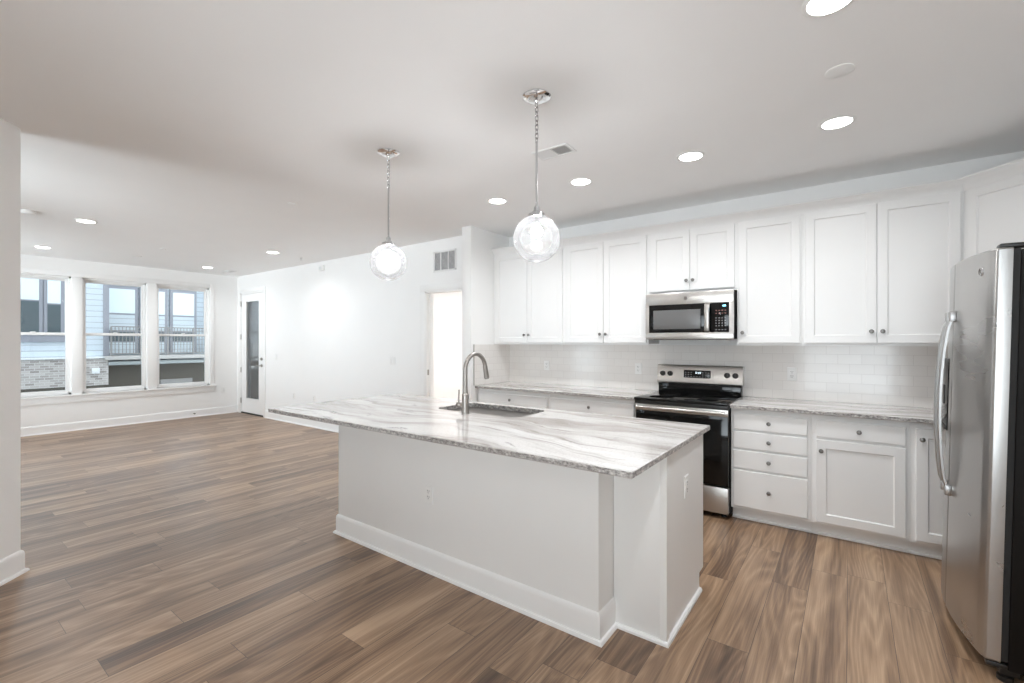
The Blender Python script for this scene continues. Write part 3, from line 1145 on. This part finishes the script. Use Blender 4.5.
rd = fdoor('refrigerator_door', FY0, FS - .003)
fd = fdoor('freezer_door', FS + .003, FY1)
M().box(.497, .520, FY0 + .012, FS - .006, .075, 1.768).box(.497, .520, FS + .006, FY1 - .012, .075, 1.768).build('door_gasket', 'rubber', fr)
for dr_, yh in ((rd, FS - .050), (fd, FS + .050)):
    xs = fx_(yh)
    m = M()
    n = 20
    z0h, z1h = .635, 1.535
    lp = []
    for i in range(n + 1):
        u = i / n
        z = z0h + .03 + (z1h - z0h - .06) * u
        xo = xs - .012 - .038 * math.sin(PI * min(1, max(0, u))) ** .55
        hw, ht_ = .013, .008
        lp.append([(xo - ht_, yh - hw * .5, z), (xo - ht_ * .4, yh - hw, z), (xo + ht_ * .7, yh - hw, z), (xo + ht_, yh, z),
                   (xo + ht_ * .7, yh + hw, z), (xo - ht_ * .4, yh + hw, z), (xo - ht_, yh + hw * .5, z)])
    m.loops(lp)
    m.build('handle', 'satin_steel', dr_)
    for z in (z0h, z1h - .05):
        M().box(xs - .024, xs + .002, yh - .016, yh + .016, z, z + .05, .004).build('handle_mount', 'satin_steel', dr_)
# dispenser in the freezer door
ya, yb2 = FS + .09, FS + .36
xs = min(fx_(ya), fx_(yb2))
dsp = M().box(xs - .004, xs + .03, ya, yb2, .93, 1.30, .004).build('water_dispenser', 'black_glass', fd)
M().box(xs - .012, xs + .0, ya + .02, yb2 - .02, .935, .95, .002).build('drip_tray', 'black_plastic', dsp)
M().box(xs - .008, xs + .0, ya + .08, ya + .12, 1.06, 1.16, .003).build('dispenser_paddle', 'black_plastic', dsp)
# badge on the refrigerator door near the top
yb3 = 2.80
ang = math.atan2(fx_(yb3 + .01) - fx_(yb3 - .01), .02)
Tb = Matrix.Translation((fx_(yb3) - .0003, yb3, 1.690)) @ Matrix.Rotation(-PI / 2 - ang, 4, 'Z')
badge(rd, Tb, .019)
# base grille, feet, hinge covers
M().box(.500, .56, FY0 + .03, FY1 - .03, .012, .062, .004).build('base_grille', 'black_plastic', fr)
for y in (FY0 + .045, FY1 - .045):
    M().lathe([(.026, -.0165), (.026, .004), (.014, .010), (.014, .046)], (.52, y, 0), 'z', 16).build('leveling_foot', 'black_plastic', fr)
    M().lathe([(.026, 0), (.026, .012), (.014, .016), (.014, .046)], (1.10, y, 0), 'z', 16).build('leveling_foot', 'black_plastic', fr)
    M().box(.46, .60, y - .035, y + .03, 1.776, 1.794, .006).build('hinge_cover', 'black_plastic', fr)
for y in (FY0 + .035, ):
    m = M()
    m.box(.455, .52, y - .03, y + .02, .045, .066, .006)
    m.tube([(.470, y - .02, .058), (.462, y + .02, .060), (.446, y + .075, .062), (.436, y + .12, .064)], [.006, .007, .006, .003], 8)
    m.build('lower_hinge', 'black_plastic', fr)
fr.rotation_euler = (0, LEAN, 0)

# ------------------------------------------------------------------ island
IX0, IX1, IY0, IY1 = -3.45, -.66, 1.665, 2.862
KX0, KX1, KY0, KY1 = -3.03, -.945, 1.970, 2.147
EX1, EY1 = -.685, 2.805
isl = thing('kitchen_island', 'white kitchen island below the large granite top', 'kitchen island', ((KX0 + EX1) / 2, 2.4, 0))
M().box(KX0, KX1, KY0, KY1, 0, .884, .002).build('knee_wall', 'island_white', isl)
m = M()
pth = [(KX0, KY1 + .1, -1, 0), (KX0, KY0, -1, -1), (KX1, KY0, 1, -1), (KX1, KY1, 1, 0)]
m.sweep(BB, pth).sweep(SH, pth)
m.build('baseboard', 'trim_paint', isl)
m = M()
# cabinet bank behind the knee wall with toe space at the kitchen side
m.box(KX0 + .001, EX1 - .019, KY1 + .0005, EY1 - .02, .098, .66)
m.box(KX0 + .001, -2.52, KY1 + .0005, EY1 - .02, .66, .884)
m.box(-1.66, EX1 - .019, KY1 + .0005, EY1 - .02, .66, .884)
m.box(-2.52, -1.66, KY1 + .0005, 2.30, .66, .884)
m.box(KX0 + .001, EX1 - .019, KY1 + .0005, EY1 - .085, 0, .098)
m.build('cabinet_bank', 'island_white', isl)
m = M()
m.prism([(KY1 - .001, 0), (EY1 - .085, 0), (EY1 - .085, .098), (EY1, .098), (EY1, .884), (KY1 - .001, .884)], EX1 - .019, EX1, 'x')
m.build('end_panel', 'island_white', isl)
M().box(KX1 + .001, EX1 - .0005, KY1 - .012, KY1, 0, .884, .001).build('back_panel', 'island_white', isl)
m = M()
m.prism([(EX1 - .026, KY1 - .018), (EX1 + .006, KY1 - .018), (EX1 + .006, KY1 + .022), (EX1, KY1 + .022), (EX1, KY1 - .012), (EX1 - .026, KY1 - .012)], .02, .884, 'z')
m.build('corner_trim', 'island_white', isl)
m = M()
SH2 = [(0, 0), (.017, 0), (.016, .011), (.010, .018), (0, .020)]
m.sweep(SH2, [(KX1 + .02, KY1 - .012, 0, -1), (EX1, KY1 - .012, 1, -1), (EX1, EY1 - .085, 1, 0)])
m.build('shoe_molding', 'trim_paint', isl)
# doors on the kitchen side of the island
xx = [KX0 + .02, -2.52, -2.09, -1.66, -1.18, EX1 - .03]
for i in range(5):
    a, b = xx[i] + .004, xx[i + 1] - .004
    T = Matrix.Translation((b, EY1, 0)) @ Matrix.Rotation(PI, 4, 'Z')
    q = M(T).shaker(0, b - a, .118, .704, -.001).build('door', 'island_white', isl)
    knob((b - a) * (.08 if i % 2 else .92), -.001, .64, q, T)
    q = M(T).slab(0, b - a, .724, .842, -.001).build('drawer_front', 'island_white', isl)
# top with sink cut-out
SXa, SXb, SYa, SYb = -2.46, -1.725, 2.385, 2.785
z0, z1 = .884, .914
m = M()


def rrect(x0, x1, y0, y1, r, n=5):
    P = []
    for cx_, cy_, a0 in ((x1 - r, y1 - r, 0), (x0 + r, y1 - r, PI / 2), (x0 + r, y0 + r, PI), (x1 - r, y0 + r, 1.5 * PI)):
        P += arc(cx_, cy_, r, a0, a0 + PI / 2, n)
    return P


def ray_out(P, x0, x1, y0, y1):
    """push each point of a loop out to the slab outline"""
    cx_, cy_ = (SXa + SXb) / 2, (SYa + SYb) / 2
    out = []
    for (px, py) in P:
        dx, dy = px - cx_, py - cy_
        ts = []
        if dx > 1e-9: ts.append((x1 - cx_) / dx)
        if dx < -1e-9: ts.append((x0 - cx_) / dx)
        if dy > 1e-9: ts.append((y1 - cy_) / dy)
        if dy < -1e-9: ts.append((y0 - cy_) / dy)
        t_ = min(ts)
        out.append((cx_ + dx * t_, cy_ + dy * t_))
    return out


inner = []
core = rrect(SXa, SXb, SYa, SYb, .07, 6)
# add points so that the outer corners are hit exactly
cxs, cys = (SXa + SXb) / 2, (SYa + SYb) / 2


def hit(cxr_, cyr_):
    """point on the cut-out loop in the direction of a slab corner"""
    best = None
    n = len(core)
    for i in range(n):
        p, q = Vector(core[i]), Vector(core[(i + 1) % n])
        dx, dy = cxr_ - cxs, cyr_ - cys
        e = q - p
        den = dx * e.y - dy * e.x
        if abs(den) < 1e-12:
            continue
        wv = p - Vector((cxs, cys))
        t_ = (wv.x * e.y - wv.y * e.x) / den
        s_ = (wv.x * dy - wv.y * dx) / den
        if t_ > 0 and -1e-9 <= s_ <= 1 + 1e-9:
            best = (i, (p.x + e.x * s_, p.y + e.y * s_))
            break
    return best


ins = sorted([hit(a, b) for a in (IX0, IX1) for b in (IY0, IY1)], key=lambda h_: -h_[0])
for i, p in ins:
    core.insert(i + 1, p)
outer = ray_out(core, IX0, IX1, IY0, IY1)
b_ = .004


def sh(P, dlt):
    return [(min(max(x, IX0 + dlt), IX1 - dlt), min(max(y, IY0 + dlt), IY1 - dlt)) for x, y in P]


m.loops([[(x, y, z0) for x, y in sh(outer, b_)], [(x, y, z0 + b_) for x, y in outer], [(x, y, z1 - b_) for x, y in outer],
         [(x, y, z1) for x, y in sh(outer, b_)], [(x, y, z1) for x, y in core], [(x, y, z0) for x, y in core]], closed=True)
bmesh.ops.remove_doubles(m.bm, verts=m.bm.verts, dist=1e-6)
bmesh.ops.triangulate(m.bm, faces=[f for f in m.bm.faces if abs(f.normal.z) > -1 and len(f.verts) == 4 and f.calc_area() > .02])
it = m.build('countertop', 'granite', None, (IX0, IY0, z0), sharp=20)
tag(it, 'large veined white granite top of the kitchen island, with the sink cut in', 'countertop')

# sink ------------------------------------------------------------------------
sk = thing('kitchen_sink', 'undermount stainless steel sink in the island top', 'sink', (cxs, cys, .67))
m = M()


def rr(dlt, z, r=.07):
    return [(x, y, z) for x, y in rrect(SXa + dlt, SXb - dlt, SYa + dlt, SYb - dlt, max(.02, r - dlt), 6)]


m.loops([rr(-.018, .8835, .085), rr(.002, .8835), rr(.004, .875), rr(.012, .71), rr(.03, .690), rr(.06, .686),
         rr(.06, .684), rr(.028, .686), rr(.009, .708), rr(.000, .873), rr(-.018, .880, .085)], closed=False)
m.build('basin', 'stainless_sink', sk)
M().lathe([(.045, .6865), (.045, .690), (.038, .691), (.034, .6885), (.001, .6882)], (cxs, cys + .05, 0), 'z', 28).build('drain', 'chrome', sk)

# faucet ----------------------------------------------------------------------
fxc, fyc = -2.10, 2.325
fa = thing('kitchen_faucet', 'brushed nickel gooseneck pull-down faucet beside the island sink', 'faucet', (fxc, fyc, .914))
m = M()
m.lathe([(.028, .914), (.028, .918), (.0245, .920), (.024, .985), (.0235, 1.048), (.019, 1.052), (.0165, 1.056), (.0165, 1.07)],
        (fxc, fyc, 0), 'z', 28)
m.build('faucet_body', 'nickel', fa)
pts = [(fxc, fyc, 1.05), (fxc, fyc, 1.12), (fxc, fyc, 1.19)]
R_ = .105
for i in range(1, 21):
    a = PI - i / 20 * PI * .955
    pts.append((fxc, fyc + R_ + R_ * math.cos(a), 1.213 + R_ * math.sin(a)))
m = M().tube(pts, .0145, 18)
sp = m.build('spout', 'nickel', fa)
e = Vector(pts[-1])
dv = (Vector(pts[-1]) - Vector(pts[-2])).normalized()
m = M().tube([e - dv * .004, e, e + dv * .010, e + dv * .055, e + dv * .085, e + dv * .088], [.0155, .0165, .0170, .0180, .0195, .0170], 20)
hd = m.build('spray_head', 'nickel', fa)
M().tube([e + dv * .0878, e + dv * .0905], .0150, 20).build('nozzle', 'slot_dark', hd)
m = M()
m.tube([(fxc - .018, fyc, .972), (fxc - .040, fyc, .972), (fxc - .046, fyc, .972), (fxc - .072, fyc, .972), (fxc - .075, fyc, .972)], [.015, .015, .019, .019, .015], 20)
m.tube([(fxc - .060, fyc, .980), (fxc - .062, fyc, 1.01), (fxc - .058, fyc, 1.075)], [.0065, .0060, .0055], 12)
m.build('lever_handle', 'nickel', fa)

outlet('white outlet on the long side of the island below the granite', TY(-2.077, KY0, .470))
outlet('white outlet on the narrow end of the island facing the range', TX(EX1, 2.455, .655, 1))

# ------------------------------------------------------------------ pendants
def pendant(x, y, label):
    zc = 1.947
    r = .124
    t = thing('pendant_light', label, 'pendant light', (x, y, CEIL), 'globe pendants over the island')
    M().lathe([(.076, CEIL - .0005), (.076, CEIL - .005), (.066, CEIL - .011), (.046, CEIL - .015), (.040, CEIL - .024), (.014, CEIL - .028),
               (.010, CEIL - .036), (.003, CEIL - .040)], (x, y, 0), 'z', 36).build('canopy', 'chrome', t, sharp=20)
    q = M()
    zt, zb = CEIL - .036, 2.455
    n = 9
    ln = (zt - zb) / n * 1.28
    for i in range(n):
        zc_ = zt - (i + .5) * (zt - zb) / n
        P = []
        for k in range(16):
            a = 2 * PI * k / 16
            u, v = .0085 * math.cos(a), (ln / 2 - .0062) * (1 if math.sin(a) > 0 else -1) * (abs(math.sin(a)) > .05) + .0062 * math.sin(a)
            P.append((x + (u if i % 2 else 0), y + (0 if i % 2 else u), zc_ + v))
        q.tube(P, .0024, 6, True)
    q.build('chain', 'rod_chrome', t)
    M().lathe([(.002, 2.462), (.0062, 2.458), (.0062, zc + r + .05), (.010, zc + r + .045)], (x, y, 0), 'z', 14).build('rod', 'rod_chrome', t)
    M().lathe([(.008, zc + r + .046), (.015, zc + r + .044), (.015, zc + r + .020), (.024, zc + r + .019), (.024, zc + r + .009), (.044, zc + r + .007),
               (.046, zc + r - .011), (.040, zc + r - .013), (.020, zc + r - .012)], (x, y, 0), 'z', 32).build('globe_cap', 'rod_chrome', t, sharp=18)
    q = M()
    pr_ = []
    a0 = math.asin(.040 / r)
    for i in range(33):
        a = a0 + (PI - a0 - .02) * i / 32
        pr_.append((r * math.sin(a), zc + r * math.cos(a)))
    q.lathe(pr_, (x, y, 0), 'z', 56)
    bm_ = q.bm
    # leave the neck open
    caps = [f for f in bm_.faces if len(f.verts) > 4 and f.calc_center_median().z > zc]
    bmesh.ops.delete(bm_, geom=caps, context='FACES')
    q.build('glass_globe', 'globe_glass', t, sharp=80)
    M().lathe([(.0165, zc + r - .010), (.0165, zc + .078), (.013, zc + .075)], (x, y, 0), 'z', 18).build('lamp_socket', 'chrome', t)
    M().lathe([(.012, zc + .076), (.016, zc + .068), (.027, zc + .055), (.031, zc + .040), (.029, zc + .026), (.020, zc + .014), (.004, zc + .009)],
              (x, y, 0), 'z', 24).build('bulb', 'bulb_light', t)
    return t


pendant(-2.543, 2.035, 'clear glass globe pendant on chrome rod, over the far end of the island')
pendant(-1.333, 2.035, 'clear glass globe pendant on chrome rod, nearer one in front of wall cabinets')


# ------------------------------------------------------------------ recessed lights
def downlight(x, y, label, mat='lamp_lens'):
    t = thing('recessed_light', label, 'ceiling light', (x, y, CEIL), 'recessed ceiling lights')
    M().lathe([(.073, CEIL - .002), (.075, CEIL - .007), (.086, CEIL - .006), (.094, CEIL - .001), (.094, CEIL + .0)], (x, y, 0), 'z', 40).build('trim_ring', 'plastic_white', t)
    M().lathe([(.0725, CEIL - .0005), (.0725, CEIL - .0045), (.068, CEIL - .0062), (.002, CEIL - .0065)], (x, y, 0), 'z', 40).build('lens', mat, t)
    ld = bpy.data.lights.new('lamp', 'AREA')
    ld.shape = 'DISK'
    ld.size = .13
    ld.spread = SPREAD
    ld.energy = LAMP * (2.4 if mat == 'added_hall_lens' else 1.0)
    ld.color = (.95, .978, 1.0)
    lo = bpy.data.objects.new('lamp', ld)
    lo.location = (0, 0, -.010)
    lo.parent = t
    COL.objects.link(lo)
    return t


DL = [(-.06, 3.325, 'round recessed light nearest the refrigerator in the row before the cabinets'),
      (-.895, 3.325, 'round recessed light before the single-door wall cabinet, second from right in its row'),
      (-1.752, 3.325, 'round recessed light in front of the double-door cabinet left of the microwave'),
      (-2.609, 3.325, 'round recessed light nearest the stub wall, leftmost of the kitchen row'),
      (-.06, 2.12, 'round recessed light cut by the top edge of the photo'),
      (-6.60, 1.27, 'round recessed living room light, largest one near the angled wall'),
      (-8.90, 1.27, 'round recessed living room light in front of the left window'),
      (-9.00, 3.31, 'round recessed living room light in front of the right window'),
      (-6.72, 3.31, 'round recessed living room light near the long wall'),
      (-.06, .75, 'added unseen recessed light nearest the viewer, between refrigerator and near window'),  # this lamp and the next are added out of view for frontal fill
      (-.06, -1.0, 'added unseen recessed light at the near end of the kitchen')]
for x, y, lb in DL:
    downlight(x, y, lb)
for x, y in ((-4.3, 5.6), (-3.1, 5.9), (-3.9, 6.4)):  # unseen lamps added to brighten the room beyond the doorway
    downlight(x, y, 'added unseen recessed light in the bright room beyond the doorway', 'added_hall_lens')


# ------------------------------------------------------------------ ceiling and wall fittings
def disc(name, label, cat, x, y, prof, mat='plastic_white', group=None):
    o = M().lathe(prof, (x, y, 0), 'z', 36).build(name, mat, None, (x, y, CEIL))
    return tag(o, label, cat, group)


C = CEIL
disc('cover_plate', 'flat white round ceiling cover plate before the refrigerator', 'cover plate', -.037, 2.70,
     [(.060, C), (.060, C - .004), (.056, C - .006), (.001, C - .0065)])
disc('sprinkler_cover', 'small flat white sprinkler cover in mid ceiling left of the pendants', 'sprinkler', -4.215, 2.255,
     [(.040, C), (.040, C - .003), (.038, C - .008), (.001, C - .0085)])
disc('sprinkler_cover', 'small flat white sprinkler cover before the middle window', 'sprinkler', -7.735, 2.29,
     [(.040, C), (.040, C - .003), (.038, C - .008), (.001, C - .0085)])
disc('ceiling_plate', 'flat white round plate on the living room ceiling nearest the windows', 'cover plate', -8.68, 2.245,
     [(.055, C), (.055, C - .004), (.052, C - .007), (.001, C - .0075)])
disc('smoke_detector', 'round white smoke detector beside the angled wall', 'smoke detector', -6.55, .83,
     [(.062, C), (.062, C - .010), (.058, C - .012), (.058, C - .026), (.046, C - .036), (.001, C - .038)])
t = thing('fire_sprinkler', 'small pendent sprinkler head near the long wall', 'sprinkler', (-6.763, 3.756, C))
M().lathe([(.036, C), (.034, C - .006), (.022, C - .012), (.012, C - .013)], (-6.763, 3.756, 0), 'z', 24).build('escutcheon', 'plastic_white', t)
M().lathe([(.010, C - .012), (.010, C - .028), (.005, C - .032), (.005, C - .044), (.019, C - .046), (.019, C - .049)], (-6.763, 3.756, 0), 'z', 16).build('deflector', 'chrome', t)
t = thing('alarm_strobe', 'small white alarm box high on the long wall', 'alarm', (-6.84, YL, 2.60))
M().box(-6.90, -6.78, YL - .035, YL - .0005, 2.545, 2.635, .006).build('alarm_body', 'plastic_white', t)
M().box(-6.865, -6.815, YL - .046, YL - .034, 2.565, 2.60, .004).build('strobe_lens', 'window_glass', t)


def ceiling_vent(x0, x1, y0, y1, label, split=True):
    t = thing('ceiling_vent', label, 'vent', ((x0 + x1) / 2, (y0 + y1) / 2, C))
    q = M()
    f = .018
    q.box(x0, x1, y0, y0 + f, C - .008, C, .002).box(x0, x1, y1 - f, y1, C - .008, C, .002)
    q.box(x0, x0 + f, y0 + f, y1 - f, C - .008, C, .002).box(x1 - f, x1, y0 + f, y1 - f, C - .008, C, .002)
    xm = (x0 + x1) / 2
    q.box(xm - .004, xm + .004, y0 + f, y1 - f, C - .008, C)
    q.build('frame', 'vent_white', t)
    M().box(x0 + f, x1 - f, y0 + f, y1 - f, C - .0015, C - .0003).build('duct_shade_sheet', 'vent_dark', t)  # dark sheet stands in for the shade inside the duct
    for (a, b, sg) in ((x0 + f, xm - .004, 1), (xm + .004, x1 - f, -1)):
        q = M()
        n = 9
        for i in range(n):
            xa = a + (b - a) * (i + .5) / n
            q.loops([[(xa - .0055 * 1, y, C - .0018 - (.0045 if sg > 0 else 0)), (xa - .0045, y, C - .0010 - (.0045 if sg > 0 else 0)),
                      (xa + .0055, y, C - .0010 - (0 if sg > 0 else .0045)), (xa + .0045, y, C - .0018 - (0 if sg > 0 else .0045))] for y in (y0 + f, y1 - f)])
        q.build('louvers', 'vent_white', t)
    return t


ceiling_vent(-1.76, -1.49, 2.62, 2.775, 'white louvered ceiling vent behind the nearer pendant')
ceiling_vent(-9.33, -9.03, 3.66, 3.80, 'white louvered ceiling vent near the glass door')
t = thing('return_air_grille', 'white wall grille with three louvered bays above the doorway', 'vent', (-4.10, YL, 2.42))
gx = (-4.30, -3.905)
gz = (2.29, 2.555)
m = M()
f = .022
m.box(gx[0], gx[1], YL - .010, YL, gz[0], gz[0] + f, .002).box(gx[0], gx[1], YL - .010, YL, gz[1] - f, gz[1], .002)
m.box(gx[0], gx[0] + f, YL - .010, YL, gz[0], gz[1], .002).box(gx[1] - f, gx[1], YL - .010, YL, gz[0], gz[1], .002)
for k in (1, 2):
    xm = gx[0] + (gx[1] - gx[0]) * k / 3
    m.box(xm - .006, xm + .006, YL - .010, YL, gz[0] + f, gz[1] - f)
m.build('frame', 'vent_white', t)
M().box(gx[0] + f, gx[1] - f, YL - .002, YL - .0005, gz[0] + f, gz[1] - f).build('duct_shade_sheet', 'grille_grey', t)  # grey sheet stands in for the dim duct behind the louvers
m = M()
n = 16
for i in range(n):
    z = gz[0] + f + (gz[1] - gz[0] - 2 * f) * (i + .5) / n
    m.box(gx[0] + f, gx[1] - f, YL - .007, YL - .002, z - .002, z + .0015)
m.build('louvers', 'vent_white', t)

# ------------------------------------------------------------------ outside: own balcony, building opposite
struct('ground', M().box(-34, -10.3, -30, 26, -3.2, -3.0), 'asphalt', 'dark paved court between the buildings', 'ground')
m = M()
m.box(-10.25, -9.95, -22, YF - .2, -3, 8).box(-10.25, -10.06, YF - .2, 4.26, -3, -.12).box(-10.25, -10.06, YF - .2, 7.3, 2.82, 8)  # unseen wing and walls added to keep the fill lobe off the facade
m.box(-10.25, 1.4, 7.3, 7.5, -3, 8).box(-10.04, 1.4, YF - .1, 7.3, 2.83, 3.0)
struct('wall_shade_block', m, 'siding_pale', 'unseen outer walls of our own building, added to shade the facade opposite', 'wall')
BX = -20.0
ap = thing('apartment_building', 'pale blue sided apartment building opposite the windows', 'building', (BX, 4.5, -3.0))
m = M()
m.box(BX - 6, BX, -9, 4.27, .9, 7.5)
m.box(BX - 6, BX - .9, 4.27, 8.75, -.06, 7.5)
m.build('siding_wall', 'siding_blue', ap)
M().box(BX - 6, BX - .001, 7.6, 8.6, .95, 7.5).build('siding_wall', 'siding_pale', ap)
M().box(BX - 6, BX + .12, -9, 4.38, -3, .86).build('brick_wall', 'brick_grey', ap)
M().box(BX - 6, BX + .17, -9, 4.42, .86, .92).build('brick_ledge', 'exterior_white', ap)
M().box(BX + .12, BX + .124, -9, 4.38, -3, -.02).build('foundation_band', 'garage_brown', ap)
M().box(BX - 6, BX - .2, 4.38, 16, -3, .60).build('garage_wall', 'garage_brown', ap)
M().box(BX - .2, BX - .16, 5.9, 6.9, -.6, .03).build('garage_door_panel', 'rail_metal', ap)
M().box(BX - 6, BX, 8.6, 16, .6, 7.5).build('siding_wall', 'siding_blue', ap)


def ext_window(y0, y1, z0, z1, split, x=BX, top='exterior_shade', low='exterior_dark_glass', fw=.10):
    o = M().box(x - .02, x + .06, y0 - fw, y1 + fw, z0 - fw, z1 + fw).build('window', 'frame_grey', ap)
    M().box(x + .04, x + .066, y0, y1, split, z1).build('upper_pane', top, o)
    M().box(x + .04, x + .066, y0, y1, z0, split - .04).build('lower_pane', low, o)


ext_window(1.75, 2.76, 1.68, 3.9, 2.68)
ext_window(2.945, 3.24, 1.68, 3.9, 2.60)
M().box(BX, BX + .05, 1.3, 3.5, 1.40, 1.58).build('window_sill_band', 'frame_grey', ap)
# recessed balcony front with windows
M().box(BX - .9, BX + .02, 4.27, 4.42, .93, 7.5).build('corner_post', 'frame_grey', ap)
q_ = .93


def recess_window(y0, y1):
    o = M().box(BX - .9, BX - .82, y0 - .09, y1 + .09, .98, 3.4).build('window', 'frame_grey', ap)
    M().box(BX - .84, BX - .80, y0, y1, 2.42, 3.28).build('upper_pane', 'exterior_shade', o)
    M().box(BX - .84, BX - .80, y0, y1, 1.82, 2.36).build('middle_pane', 'siding_pale', o)  # reflected siding painted in as the pane colour
    M().box(BX - .84, BX - .80, y0, y1, 1.42, 1.76).build('lower_pane', 'exterior_dark_glass', o)
    M().box(BX - .84, BX - .80, y0, y1, 1.0, 1.38).build('bottom_pane', 'siding_pale', o)


recess_window(4.60, 5.32)
recess_window(5.55, 6.22)
recess_window(6.48, 7.18)
m = M().box(BX - .9, BX + .25, 4.27, 7.6, .80, .928).build('balcony_slab', 'exterior_slab', ap)
M().box(BX - .1, BX + .18, 4.38, 7.6, .62, .74).build('balcony_beam', 'exterior_beam', ap)
m = M().box(BX - .2, BX + .2, 7.6, 16, .30, .42).build('balcony_beam', 'exterior_white', ap)
ext_window(8.95, 9.30, 1.85, 3.7, 3.05, low='exterior_mid_glass')
ext_window(9.45, 10.2, 1.85, 3.7, 3.05, low='exterior_mid_glass')
M().box(BX - .02, BX + .09, 8.70, 8.90, -2, 7.5).build('corner_post', 'frame_grey', ap)
M().box(BX, BX + .14, 8.96, 9.35, .64, 1.35).build('meter_box', 'exterior_white', ap)
M().box(BX + .125, BX + .21, 3.955, 4.145, .36, .545, .01).build('wall_lamp_box', 'exterior_white', ap)


def railing(label, ax, c, a0, a1, z0, z1, n, extra=True, sp=None):
    """straight metal railing; ax 'y' runs along y at x = c"""
    mid_ = (a0 + a1) / 2
    t_ = thing('balcony_railing', label, 'railing', (c, mid_, z0) if ax == 'y' else (mid_, c, z0))

    def bx(m_, p0, p1, q0, q1, hw):
        if ax == 'y':
            m_.box(c - hw, c + hw, p0, p1, q0, q1)
        else:
            m_.box(p0, p1, c - hw, c + hw, q0, q1)
        return m_
    bx(M(), a0, a1, z1 - .04, z1, .025).build('top_rail', 'rail_metal', t_)
    if extra:
        bx(M(), a0, a1, z1 - .16, z1 - .135, .015).build('middle_rail', 'rail_metal', t_)
    bx(M(), a0, a1, z0 + .06, z0 + .09, .015).build('bottom_rail', 'rail_metal', t_)
    for i in range(n + 1):
        p = a0 + (a1 - a0) * i / n
        post = i % 8 == 0
        hw = .022 if post else .009
        bx(M(), p - hw, p + hw, z0 if post else z0 + .06, z1 - .02, hw).build('post' if post else 'baluster', 'rail_metal', t_)
    return t_


railing('dark metal railing of the balcony opposite, seen through middle and right windows', 'y', BX + .22, 4.43, 7.58, .93, 1.93, 32)
# own balcony outside the glass door
tag(M().box(-12.2, -7.6, YL + .125, 6.1, -.10, -.03).build('balcony_deck', 'exterior_beam', None, (-10, 5, -.12)), 'grey balcony deck outside the glass door', 'balcony')
railing('grey metal railing just outside the glass door', 'y', -12.1, YL + .3, 5.98, -.03, 1.04, 16, False)
tag(M().box(-12.16, -12.04, 6.01, 6.13, -.03, 3.4).build('balcony_post', 'frame_grey', None, (-12.08, 6.06, 0)), 'tall grey post at the balcony corner outside the glass door', 'post')
